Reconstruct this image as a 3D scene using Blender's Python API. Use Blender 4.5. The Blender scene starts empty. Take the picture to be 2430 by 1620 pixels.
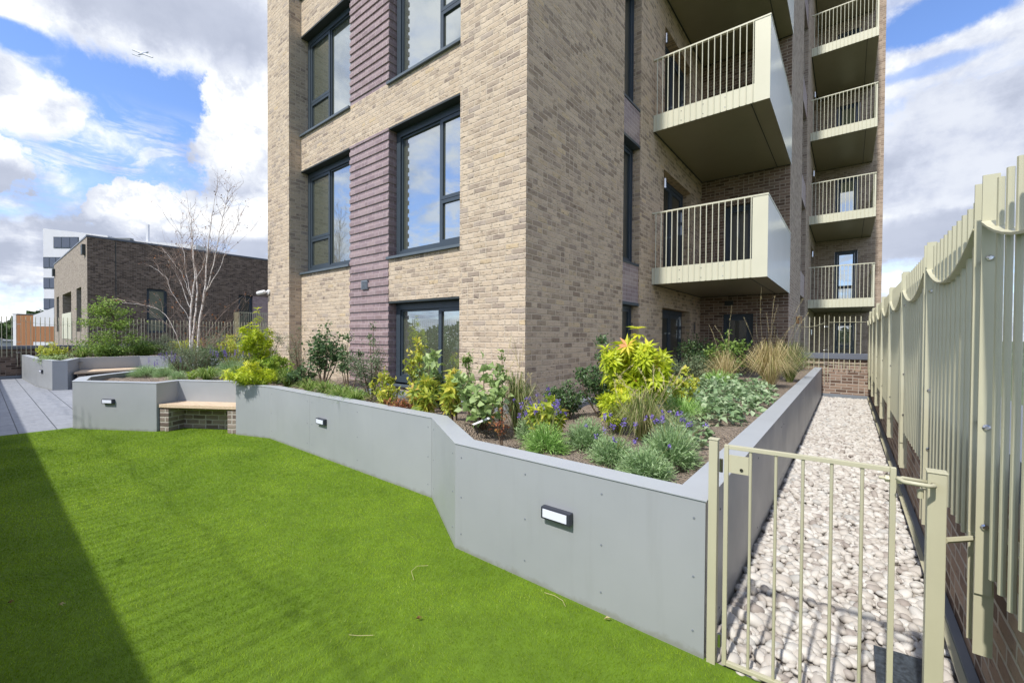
import bpy, bmesh, math, random
import numpy as np
from mathutils import Vector, Matrix
random.seed(7); RNG = np.random.default_rng(7)
SC = bpy.context.scene; COL = SC.collection
# ---------------------------------------------------------------- camera
FPX = 1006.3; CAM = np.array([0, 0, 1.52])
_y, _p, _r = [math.radians(a) for a in (38.38, -0.784, 0.357)]
FW = np.array([-math.sin(_y)*math.cos(_p), math.cos(_y)*math.cos(_p), math.sin(_p)])
RT0 = np.array([math.cos(_y), math.sin(_y), 0]); UP0 = np.cross(RT0, FW)
RT = math.cos(_r)*RT0 + math.sin(_r)*UP0; UP = -math.sin(_r)*RT0 + math.cos(_r)*UP0
cd = bpy.data.cameras.new('camera'); cam = bpy.data.objects.new('camera', cd); COL.objects.link(cam)
cd.sensor_width = 36; cd.lens = FPX/2430*36; cd.clip_start = .05; cd.clip_end = 6000
cam.matrix_world = Matrix(((RT[0], UP[0], -FW[0], CAM[0]), (RT[1], UP[1], -FW[1], CAM[1]), (RT[2], UP[2], -FW[2], CAM[2]), (0, 0, 0, 1)))
SC.camera = cam
def gp(x, y, z):
    "survey helper: point of height z seen along a measured line of sight"
    d = FW*FPX + RT*(x-1215) - UP*(y-810); return CAM + d*((z-CAM[2])/d[2])
def depth(P): return float((np.array(P)-CAM) @ FW)
# ---------------------------------------------------------------- light
SUN_DIR = Vector((0.05, 1.0, -1.25)).normalized()
sd = bpy.data.lights.new('sun', 'SUN'); sd.energy = 2.75; sd.angle = math.radians(1.5); sd.color = (1, .955, .88)
so = bpy.data.objects.new('sun', sd); COL.objects.link(so); so.rotation_euler = SUN_DIR.to_track_quat('-Z', 'Y').to_euler()
so.location = (0, -20, 30)
# ---------------------------------------------------------------- node helper
class NT:
    def __init__(s, tree): s.t = tree; s.n = tree.nodes; s.l = tree.links
    def new(s, typ, **kw):
        n = s.n.new(typ)
        for k, v in kw.items(): setattr(n, k, v)
        return n
    def put(s, sock, v):
        if isinstance(v, bpy.types.NodeSocket): s.l.new(v, sock)
        else: sock.default_value = v
    def m(s, op, a, b=0.0, c=None, clamp=False):
        n = s.new('ShaderNodeMath', operation=op, use_clamp=clamp)
        s.put(n.inputs[0], a); s.put(n.inputs[1], b)
        if c is not None: s.put(n.inputs[2], c)
        return n.outputs[0]
    def vm(s, op, a, b=(0, 0, 0)):
        n = s.new('ShaderNodeVectorMath', operation=op); s.put(n.inputs[0], a); s.put(n.inputs[1], b)
        return n.outputs['Value'] if op in ('DOT_PRODUCT', 'LENGTH') else n.outputs[0]
    def comb(s, x, y, z=0.0):
        n = s.new('ShaderNodeCombineXYZ')
        for i, v in enumerate((x, y, z)): s.put(n.inputs[i], v)
        return n.outputs[0]
    def sep(s, v):
        n = s.new('ShaderNodeSeparateXYZ'); s.put(n.inputs[0], v); return n.outputs
    def mix(s, f, a, b, bt='MIX'):
        n = s.new('ShaderNodeMix', data_type='RGBA', blend_type=bt); s.put(n.inputs[0], f)
        for i, v in ((6, a), (7, b)):
            if isinstance(v, tuple) and len(v) == 3: v = (*v, 1)
            s.put(n.inputs[i], v)
        return n.outputs[2]
    def ramp(s, f, stops, mode='LINEAR'):
        n = s.new('ShaderNodeValToRGB'); cr = n.color_ramp; cr.interpolation = mode
        while len(cr.elements) > 1: cr.elements.remove(cr.elements[-1])
        for i, (p, c) in enumerate(stops):
            e = cr.elements[0] if i == 0 else cr.elements.new(p)
            e.position = p; e.color = (*c, 1) if isinstance(c, tuple) else (c, c, c, 1)
        s.put(n.inputs[0], f); return n.outputs[0]
    def noise(s, vec, scale, detail=3.0, rough=.5, dist=0.0, out=0):
        n = s.new('ShaderNodeTexNoise'); s.put(n.inputs['Vector'], vec); n.inputs['Scale'].default_value = scale
        n.inputs['Detail'].default_value = detail; n.inputs['Roughness'].default_value = rough; n.inputs['Distortion'].default_value = dist
        return n.outputs[out]
    def smooth(s, v, a, b, lo=0.0, hi=1.0):
        n = s.new('ShaderNodeMapRange', interpolation_type='SMOOTHSTEP'); s.put(n.inputs[0], v)
        for i, q in enumerate((a, b, lo, hi)): n.inputs[i+1].default_value = q
        return n.outputs[0]
    def bump(s, h, strength, dist=.01):
        n = s.new('ShaderNodeBump'); s.put(n.inputs['Height'], h); n.inputs['Strength'].default_value = strength; n.inputs['Distance'].default_value = dist
        return n.outputs[0]
def new_mat(name):
    m = bpy.data.materials.new(name); m.use_nodes = True; t = NT(m.node_tree)
    return m, t, t.n['Principled BSDF']
def simple(name, col, rough=.6, metal=0.0, var=.06, nscale=6.0, bump=0.0, spec=.5, coords='Object'):
    m, t, b = new_mat(name)
    tc = t.new('ShaderNodeTexCoord').outputs[coords]
    n = t.noise(tc, nscale, 5, .6)
    c0 = tuple(max(0, c*(1-var)) for c in col); c1 = tuple(min(1, c*(1+var)) for c in col)
    t.put(b.inputs['Base Color'], t.ramp(n, [(.3, c0), (.7, c1)]))
    b.inputs['Roughness'].default_value = rough; b.inputs['Metallic'].default_value = metal; b.inputs['Specular IOR Level'].default_value = spec
    if bump: t.put(b.inputs['Normal'], t.bump(n, bump, .01))
    return m
def brick(name, stops, mortar, crease=.5, wobble=.016, bl=.225, bh=.075, joint=.012, bump=.6, tint=.25, smudge=.35):
    m, t, b = new_mat(name)
    uv = t.new('ShaderNodeUVMap', uv_map='UVMap').outputs[0]
    wob = t.vm('SUBTRACT', t.noise(uv, 9, 2, .5, out=1), (.5, .5, .5))
    sc = t.new('ShaderNodeVectorMath', operation='SCALE'); t.put(sc.inputs[0], wob); sc.inputs[3].default_value = wobble
    p = t.vm('ADD', uv, sc.outputs[0]); x, y, _ = t.sep(p)
    v = t.m('DIVIDE', y, bh); row = t.m('FLOOR', v); fv = t.m('FRACT', v)
    par = t.m('MODULO', t.m('ABSOLUTE', row), 2.0)
    u = t.m('ADD', t.m('DIVIDE', x, bl), t.m('MULTIPLY', par, .5)); col = t.m('FLOOR', u); fu = t.m('FRACT', u)
    # some stretchers read as two headers
    wn = t.new('ShaderNodeTexWhiteNoise', noise_dimensions='2D'); t.put(wn.inputs['Vector'], t.comb(row, col)); r1 = wn.outputs['Value']
    split = t.m('GREATER_THAN', r1, .80)
    half = t.m('MULTIPLY', split, t.m('GREATER_THAN', fu, .5))
    wn2 = t.new('ShaderNodeTexWhiteNoise', noise_dimensions='3D'); t.put(wn2.inputs['Vector'], t.comb(row, col, t.m('ADD', half, 3.3))); r2 = wn2.outputs['Value']
    ju = joint/bl; jv = joint/bh
    eu = t.m('MINIMUM', fu, t.m('SUBTRACT', 1.0, fu)); ev = t.m('MINIMUM', fv, t.m('SUBTRACT', 1.0, fv))
    eh = t.m('ADD', t.m('ABSOLUTE', t.m('SUBTRACT', fu, .5)), t.m('MULTIPLY', t.m('SUBTRACT', 1.0, split), 10.0))
    mu = t.smooth(t.m('MINIMUM', eu, eh), ju*.35, ju*.85); mv = t.smooth(ev, jv*.35, jv*.8)
    mask = t.m('MULTIPLY', mu, mv)
    base = t.ramp(r2, stops)
    cr = t.noise(t.vm('ADD', t.vm('MULTIPLY', p, (14, 46, 1)), t.comb(t.m('MULTIPLY', r2, 37), 0, 0)), 1.0, 3, .55, .4)
    crm = t.smooth(cr, .60, .72); fine = t.noise(t.vm('MULTIPLY', p, (60, 110, 1)), 1.0, 4, .65)
    big = t.noise(p, .9, 3, .5)
    c = t.mix(t.m('MULTIPLY', crm, crease), base, (.12, .10, .085), 'MULTIPLY')
    c = t.mix(.35, c, t.ramp(fine, [(.3, .55), (.7, 1.0)]), 'MULTIPLY')
    smg = t.smooth(t.noise(t.vm('ADD', t.vm('MULTIPLY', p, (7, 13, 1)), t.comb(t.m('MULTIPLY', r1, 19), t.m('MULTIPLY', r1, 7), 0)), 1.0, 3, .6), .52, .70)
    c = t.mix(t.m('MULTIPLY', smg, smudge), c, (.60, .585, .60), 'MULTIPLY')
    c = t.mix(tint, c, t.ramp(big, [(.35, (.74, .73, .74)), (.65, (1, 1, 1))]), 'MULTIPLY')
    c = t.mix(mask, t.mix(.4, mortar, t.ramp(fine, [(.3, .6), (.7, 1.0)]), 'MULTIPLY'), c)
    t.put(b.inputs['Base Color'], c); b.inputs['Roughness'].default_value = .9; b.inputs['Specular IOR Level'].default_value = .2
    h = t.m('ADD', t.m('MULTIPLY', mask, .8), t.m('ADD', t.m('MULTIPLY', crm, -.55), t.m('MULTIPLY', fine, .35)))
    h = t.m('ADD', h, t.m('MULTIPLY', t.m('MULTIPLY', r2, mask), .5))
    t.put(b.inputs['Normal'], t.bump(h, bump, .012))
    return m
M = {}
M['buff'] = brick('buff_brick', [(0, (.36, .29, .235)), (.07, (.45, .365, .285)), (.18, (.54, .435, .325)), (.32, (.61, .495, .365)), (.55, (.64, .52, .385)), (.72, (.67, .555, .42)), (.86, (.58, .475, .36)), (.95, (.46, .385, .32)), (1, (.65, .51, .33))], (.68, .575, .45), smudge=.85, bump=.9, crease=.75)
M['buff2'] = brick('fill_lit_buff_brick', [(0, (.37, .27, .19)), (.12, (.50, .375, .26)), (.25, (.42, .315, .235)), (.4, (.67, .505, .35)), (.7, (.72, .55, .385)), (.85, (.56, .42, .305)), (1, (.74, .55, .34))], (.72, .57, .415), smudge=.8, bump=.8, crease=.7)  # same brick as buff, lightened and warmed to paint in fill light
M['brown'] = brick('brown_brick', [(0, (.15, .10, .072)), (.3, (.22, .145, .105)), (.6, (.29, .20, .145)), (.85, (.36, .26, .19)), (1, (.19, .13, .10))], (.46, .385, .305), joint=.014)
M['grey_brown'] = brick('grey_brown_brick', [(0, (.31, .235, .185)), (.4, (.44, .34, .265)), (.7, (.53, .415, .325)), (1, (.36, .28, .22))], (.54, .455, .37))
M['terrace'] = brick('terrace_brick', [(0, (.13, .085, .065)), (.25, (.23, .155, .12)), (.5, (.36, .26, .20)), (.75, (.42, .31, .24)), (1, (.28, .19, .145))], (.46, .41, .36), bl=.225, joint=.014)
M['dark_far'] = brick('dark_far_brick', [(0, (.085, .06, .048)), (.3, (.15, .108, .084)), (.6, (.215, .158, .122)), (.85, (.29, .215, .168)), (1, (.12, .088, .07))], (.27, .225, .19), tint=.3)
M['sunlit_far'] = brick('sunlit_far_brick', [(0, (.24, .20, .17)), (.4, (.36, .31, .26)), (.7, (.43, .37, .31)), (1, (.29, .24, .20))], (.44, .39, .33))  # paler copy of the far brick: sunlight painted into the lit face
M['purple'] = brick('purple_brick', [(0, (.27, .19, .19)), (.35, (.34, .245, .245)), (.7, (.385, .285, .28)), (1, (.30, .215, .225))], (.50, .41, .41), wobble=.003, crease=.1, bump=.3, tint=.15, joint=.009)
M['purple'].node_tree.nodes['Principled BSDF'].inputs['Roughness'].default_value = .38
M['purple'].node_tree.nodes['Principled BSDF'].inputs['Specular IOR Level'].default_value = .5
M['planter'] = simple('grey_planter_panel', (.335, .355, .372), .42, 0, .03, 2.2, 0, .5)
def stained():
    m = M['planter']; t = NT(m.node_tree); b = t.n['Principled BSDF']; tc = t.new('ShaderNodeTexCoord').outputs['Object']
    x, y, z = t.sep(tc); st = t.noise(t.vm('MULTIPLY', tc, (11, 11, .9)), 1.0, 4, .6); low = t.smooth(t.m('ADD', z, t.m('MULTIPLY', t.noise(tc, 14, 4, .7), -.09)), .0, -.04, 0.0, 1.0)
    c = t.mix(t.smooth(st, .55, .75, 0.0, .16), t.ramp(t.noise(tc, 1.3, 4, .6), [(.3, (.315, .335, .352)), (.7, (.355, .375, .392))]), (.24, .25, .25))
    t.put(b.inputs['Base Color'], t.mix(t.m('MULTIPLY', low, .55), c, (.20, .20, .16))); t.put(b.inputs['Roughness'], t.ramp(t.noise(tc, 3, 4, .6), [(.3, .36), (.7, .5)]))
stained()
M['cap'] = simple('grey_planter_cap', (.42, .445, .475), .38, 0, .04, 3, 0, .5)
M['planter_side'] = simple('bounce_lit_panel', (.70, .68, .66), .30, .1, .08, 1.6, .02, .6)  # planter panel lightened in colour to stand in for light off the pebbles
M['planter_dark'] = simple('slate_planter_panel', (.20, .225, .26), .45, 0, .05, 2)
M['frame'] = simple('slate_window_frame', (.045, .062, .08), .42, 0, .08, 5)
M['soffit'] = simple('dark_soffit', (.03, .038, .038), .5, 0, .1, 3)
M['sill'] = simple('slate_sill', (.10, .125, .145), .4, 0, .06, 4)
M['coping'] = simple('slate_coping', (.135, .15, .185), .45, 0, .08, 3)
M['flash'] = simple('grey_flashing', (.20, .225, .26), .5, 0, .08, 3)
M['cream'] = simple('cream_painted_metal', (.50, .48, .34), .42, 0, .05, 4)
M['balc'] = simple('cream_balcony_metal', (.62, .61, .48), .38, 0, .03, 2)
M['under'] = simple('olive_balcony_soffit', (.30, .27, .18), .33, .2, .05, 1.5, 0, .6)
M['sidepanel'] = simple('polished_balcony_side', (.66, .69, .68), .24, .25, .03, 1.2, 0, .8)
M['steel'] = simple('stainless_steel', (.62, .62, .62), .22, 1.0, .05, 8)
M['white'] = simple('white_plastic', (.78, .78, .78), .35, 0, .03, 8)
M['black'] = simple('black_plastic', (.035, .04, .055), .38, 0, .08, 10)
M['lens'] = simple('opal_diffuser', (.76, .79, .90), .3, 0, .02, 6)
M['timber'] = simple('pale_timber', (.66, .50, .345), .55, 0, .07, 9, .03)
M['oak'] = simple('orange_timber', (.46, .25, .11), .6, 0, .1, 10)
M['slab'] = simple('speckled_dark_stone', (.045, .055, .068), .35, 0, .6, 60, .05)
M['render'] = simple('white_render', (.62, .63, .66), .8, 0, .03, 1)
M['shed'] = simple('pale_shed', (.42, .43, .44), .8, 0, .1, .3)
M['roofgrey'] = simple('grey_roof', (.16, .17, .18), .8, 0, .1, .3)
M['inner'] = simple('interior_dark', (.06, .065, .05), .9)
M['curtain'] = simple('interior_pale', (.22, .235, .17), .9)
def glass(name, body, amount):
    m, t, b = new_mat(name)
    g = t.new('ShaderNodeBsdfGlossy'); g.inputs['Roughness'].default_value = .012; g.inputs['Color'].default_value = (.86, .92, .97, 1)
    b.inputs['Base Color'].default_value = (*body, 1); b.inputs['Roughness'].default_value = .3
    lw = t.new('ShaderNodeLayerWeight'); lw.inputs['Blend'].default_value = .35
    tc = t.new('ShaderNodeTexCoord').outputs['Object']
    nz = t.bump(t.noise(tc, 1.1, 2, .5), .035, .02); t.put(g.inputs['Normal'], nz)
    f = t.m('ADD', t.m('MULTIPLY', lw.outputs['Fresnel'], .45), amount, clamp=True)
    mx = t.new('ShaderNodeMixShader'); t.put(mx.inputs[0], f); t.l.new(b.outputs[0], mx.inputs[1]); t.l.new(g.outputs[0], mx.inputs[2])
    t.l.new(mx.outputs[0], t.n['Material Output'].inputs[0]); return m
M['glass'] = glass('reflective_glass', (.11, .12, .08), .44)
M['glass_dark'] = glass('dim_glass', (.03, .035, .028), .10)
M['glass_green'] = glass('greenish_glass', (.10, .125, .085), .16)
def timber_strip(name):
    m, t, b = new_mat(name); tc = t.new('ShaderNodeTexCoord').outputs['Object']
    x, y, z = t.sep(tc); s = t.m('ADD', x, y)
    wn = t.new('ShaderNodeTexWhiteNoise', noise_dimensions='1D'); t.put(wn.inputs['W'], t.m('FLOOR', t.m('MULTIPLY', s, 5.0)))
    t.put(b.inputs['Base Color'], t.ramp(wn.outputs['Value'], [(0, (.27, .115, .045)), (1, (.35, .16, .068))])); b.inputs['Roughness'].default_value = .7
    return m
M['clad'] = timber_strip('orange_cladding')
# timber grain on the bench
def grain():
    m = M['timber']; t = NT(m.node_tree); b = t.n['Principled BSDF']; tc = t.new('ShaderNodeTexCoord').outputs['Object']
    n = t.noise(t.vm('MULTIPLY', tc, (3, 60, 60)), 1.0, 4, .6, .3)
    t.put(b.inputs['Base Color'], t.ramp(n, [(.3, (.55, .40, .27)), (.5, (.66, .51, .36)), (.75, (.72, .58, .43))]))
grain()
def soil_mat():
    m, t, b = new_mat('garden_soil'); tc = t.new('ShaderNodeTexCoord').outputs['Object']
    n = t.noise(tc, 26, 6, .7); n2 = t.noise(tc, 3, 3, .5); v = t.new('ShaderNodeTexVoronoi'); t.put(v.inputs['Vector'], tc); v.inputs['Scale'].default_value = 55
    c = t.ramp(n, [(.3, (.20, .15, .11)), (.5, (.38, .30, .23)), (.68, (.54, .45, .36))])
    c = t.mix(t.ramp(n2, [(.4, 0.0), (.65, .45)]), c, (.46, .37, .28))
    c = t.mix(t.ramp(v.outputs['Distance'], [(.08, .5), (.16, 0.0)]), c, (.52, .43, .33))
    t.put(b.inputs['Base Color'], c); b.inputs['Roughness'].default_value = 1
    t.put(b.inputs['Normal'], t.bump(t.m('ADD', n, t.m('MULTIPLY', v.outputs['Distance'], -1.0)), 1.0, .05)); return m
M['soil'] = soil_mat()
def paving_mat():
    m, t, b = new_mat('grey_paving'); tc = t.new('ShaderNodeTexCoord').outputs['Object']; x, y, z = t.sep(tc)
    v = t.m('DIVIDE', t.m('SUBTRACT', y, -.02), .40); row = t.m('FLOOR', v); fv = t.m('FRACT', v)
    u = t.m('ADD', t.m('DIVIDE', x, .60), t.m('MULTIPLY', row, .5)); cl = t.m('FLOOR', u); fu = t.m('FRACT', u)
    wn = t.new('ShaderNodeTexWhiteNoise', noise_dimensions='2D'); t.put(wn.inputs['Vector'], t.comb(row, cl))
    jv = t.smooth(t.m('MINIMUM', fv, t.m('SUBTRACT', 1.0, fv)), .008, .02); ju = t.smooth(t.m('MINIMUM', fu, t.m('SUBTRACT', 1.0, fu)), .004, .012)
    n = t.noise(t.vm('MULTIPLY', tc, (3, 9, 1)), 1.6, 5, .6)
    c = t.mix(.5, t.ramp(wn.outputs['Value'], [(0, (.25, .265, .30)), (1, (.32, .335, .37))]), t.ramp(n, [(.3, (.21, .225, .255)), (.7, (.37, .385, .42))]))
    k = t.m('MULTIPLY', jv, ju); c = t.mix(k, (.05, .055, .065), c)
    t.put(b.inputs['Base Color'], c); b.inputs['Roughness'].default_value = .62
    t.put(b.inputs['Normal'], t.bump(t.m('ADD', k, t.m('MULTIPLY', n, .4)), .5, .01)); return m
M['paving'] = paving_mat()
def rnd_mat(name, stops, rough=.55, trans=.35, spec=.35, patch=None):
    "colour picked per leaf, blade or stone from the 'rnd' attribute"
    m, t, b = new_mat(name); a = t.new('ShaderNodeAttribute', attribute_name='rnd').outputs['Fac']
    c = t.ramp(a, stops)
    if patch:
        tc = t.new('ShaderNodeTexCoord').outputs['Object']
        n = t.noise(tc, patch[0], 4, .6, .6); c = t.mix(t.ramp(n, [(.38, 0.0), (.62, 1.0)]), c, t.mix(1.0, c, patch[1], 'MULTIPLY'))
    t.put(b.inputs['Base Color'], c); b.inputs['Roughness'].default_value = rough; b.inputs['Specular IOR Level'].default_value = spec
    if trans:
        tr = t.new('ShaderNodeBsdfTranslucent'); t.put(tr.inputs['Color'], c)
        mx = t.new('ShaderNodeMixShader'); mx.inputs[0].default_value = trans
        t.l.new(b.outputs[0], mx.inputs[1]); t.l.new(tr.outputs[0], mx.inputs[2]); t.l.new(mx.outputs[0], t.n['Material Output'].inputs[0])
    return m
LM = {
 'dark': rnd_mat('dark_green_leaf', [(0, (.05, .10, .04)), (.6, (.10, .18, .07)), (1, (.22, .33, .13))], .35),
 'grey': rnd_mat('grey_green_leaf', [(0, (.11, .15, .08)), (.6, (.19, .25, .14)), (1, (.32, .38, .22))], .6),
 'mid': rnd_mat('mid_green_leaf', [(0, (.09, .17, .03)), (.6, (.20, .32, .07)), (1, (.36, .48, .13))], .45),
 'pale': rnd_mat('pale_green_leaf', [(0, (.20, .31, .09)), (.6, (.36, .48, .18)), (1, (.50, .60, .29))], .45),
 'acid': rnd_mat('acid_yellow_leaf', [(0, (.16, .26, .02)), (.35, (.38, .50, .03)), (.8, (.66, .72, .05)), (.95, (.80, .66, .08)), (1, (.80, .36, .14))], .4, .4),
 'lime': rnd_mat('lime_green_leaf', [(0, (.12, .22, .02)), (.5, (.30, .45, .05)), (1, (.52, .62, .10))], .45, .4),
 'gold': rnd_mat('golden_leaf', [(0, (.17, .27, .04)), (.4, (.42, .50, .07)), (.85, (.70, .68, .10)), (1, (.62, .46, .12))], .45, .4),
 'lav': rnd_mat('lavender_foliage', [(0, (.17, .29, .11)), (.6, (.35, .50, .23)), (1, (.52, .66, .38))], .6, .3),
 'lav2': rnd_mat('green_lavender_foliage', [(0, (.18, .34, .07)), (.6, (.34, .56, .14)), (1, (.50, .70, .28))], .6, .3),
 'violet': rnd_mat('violet_flower', [(0, (.13, .08, .32)), (1, (.30, .22, .62))], .6, .2),
 'straw': rnd_mat('straw_blade', [(0, (.34, .29, .12)), (.4, (.58, .47, .24)), (.8, (.74, .63, .38)), (1, (.38, .44, .12))], .6, .3),
 'grassy': rnd_mat('green_blade', [(0, (.09, .17, .03)), (.5, (.20, .32, .06)), (.85, (.34, .46, .12)), (1, (.46, .43, .2))], .5, .35),
 'mixgrass': rnd_mat('green_and_straw_blade', [(0, (.10, .16, .04)), (.45, (.22, .30, .08)), (.75, (.42, .40, .18)), (1, (.58, .50, .30))], .55, .3),
 'cover': rnd_mat('silvery_green_leaf', [(0, (.14, .24, .10)), (.5, (.31, .44, .23)), (1, (.50, .60, .38))], .45, .3),
 'red': rnd_mat('russet_leaf', [(0, (.20, .07, .04)), (.6, (.38, .13, .06)), (1, (.34, .28, .07))], .55, .3),
 'dryleaf': rnd_mat('dry_birch_leaf', [(0, (.10, .05, .03)), (.6, (.24, .11, .05)), (1, (.45, .18, .06))], .7, .3),
 'birch': rnd_mat('birch_bark', [(0, (.45, .36, .31)), (.5, (.62, .55, .50)), (1, (.74, .70, .66))], .7, 0),
 'twig': rnd_mat('fine_twig', [(0, (.20, .14, .11)), (1, (.40, .31, .26))], .8, 0),
 'stem': rnd_mat('woody_stem', [(0, (.11, .075, .05)), (1, (.21, .155, .10))], .8, 0),
 'greenstem': rnd_mat('green_stem', [(0, (.17, .20, .06)), (1, (.30, .30, .11))], .7, 0),
 'turf': rnd_mat('artificial_turf_blade', [(0, (.17, .275, .010)), (.5, (.27, .41, .018)), (.9, (.36, .51, .04)), (1, (.46, .53, .16))], .6, .25, .15, (1.15, (.62, .70, .42))),  # patch tint paints the light and dark of the leaning pile
 'pebble': rnd_mat('washed_pebble', [(0, (.32, .28, .255)), (.2, (.48, .445, .405)), (.6, (.565, .535, .495)), (.9, (.63, .61, .575)), (1, (.40, .395, .38))], .6, 0, .3),
 'wood': rnd_mat('far_foliage', [(0, (.03, .06, .02)), (.6, (.07, .12, .035)), (1, (.12, .18, .06))], .8, .2),
}
def birch_bark():
    m = LM['birch']; t = NT(m.node_tree); b = t.n['Principled BSDF']; tc = t.new('ShaderNodeTexCoord').outputs['Object']
    n = t.noise(t.vm('MULTIPLY', tc, (9, 9, 26)), 1.0, 4, .6, .5)
    t.put(b.inputs['Base Color'], t.ramp(n, [(.33, (.16, .12, .10)), (.42, (.60, .53, .48)), (.7, (.86, .83, .80))]))
birch_bark()
# ---------------------------------------------------------------- mesh helpers
def link(name, me, mat, parent=None, smooth=False):
    if smooth: me.polygons.foreach_set('use_smooth', [True]*len(me.polygons))
    for k in (mat if isinstance(mat, (list, tuple)) else [mat]): me.materials.append(k)
    o = bpy.data.objects.new(name, me); COL.objects.link(o)
    if parent is not None: o.parent = parent; o.matrix_parent_inverse = parent.matrix_basis.inverted()
    return o
def tag(o, label=None, cat=None, group=None, kind=None):
    if label: o['label'] = label
    if cat: o['category'] = cat
    if group: o['group'] = group
    if kind: o['kind'] = kind
    return o
def empty(name, loc, label, cat, group=None):
    e = bpy.data.objects.new(name, None); e.location = tuple(map(float, loc)); e.empty_display_size = .1; COL.objects.link(e)
    return tag(e, label, cat, group)
def part_empty(name, parent):
    e = bpy.data.objects.new(name, None); COL.objects.link(e); e.parent = parent; e.matrix_parent_inverse = parent.matrix_basis.inverted(); return e
def set_uv(me):
    n = len(me.loops); 
    if not n: return
    uv = me.uv_layers.new(name='UVMap'); co = np.empty(len(me.vertices)*3); me.vertices.foreach_get('co', co); co = co.reshape(-1, 3)
    vi = np.empty(n, int); me.loops.foreach_get('vertex_index', vi)
    pn = np.empty(len(me.polygons)*3); me.polygons.foreach_get('normal', pn); pn = pn.reshape(-1, 3)
    tot = np.empty(len(me.polygons), int); me.polygons.foreach_get('loop_total', tot)
    nn = np.repeat(pn, tot, axis=0); P = co[vi]; out = np.empty((n, 2)); flat = np.abs(nn[:, 2]) > .8
    t = np.stack([-nn[:, 1], nn[:, 0]], 1); ln = np.linalg.norm(t, axis=1); ln[ln == 0] = 1; t /= ln[:, None]
    s = np.where(np.abs(t[:, 0]) > np.abs(t[:, 1]), np.sign(t[:, 0]), np.sign(t[:, 1])); t *= s[:, None]
    out[:, 0] = (P[:, :2]*t).sum(1); out[:, 1] = P[:, 2]; out[flat] = P[flat][:, :2]
    uv.data.foreach_set('uv', out.ravel())
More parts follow.
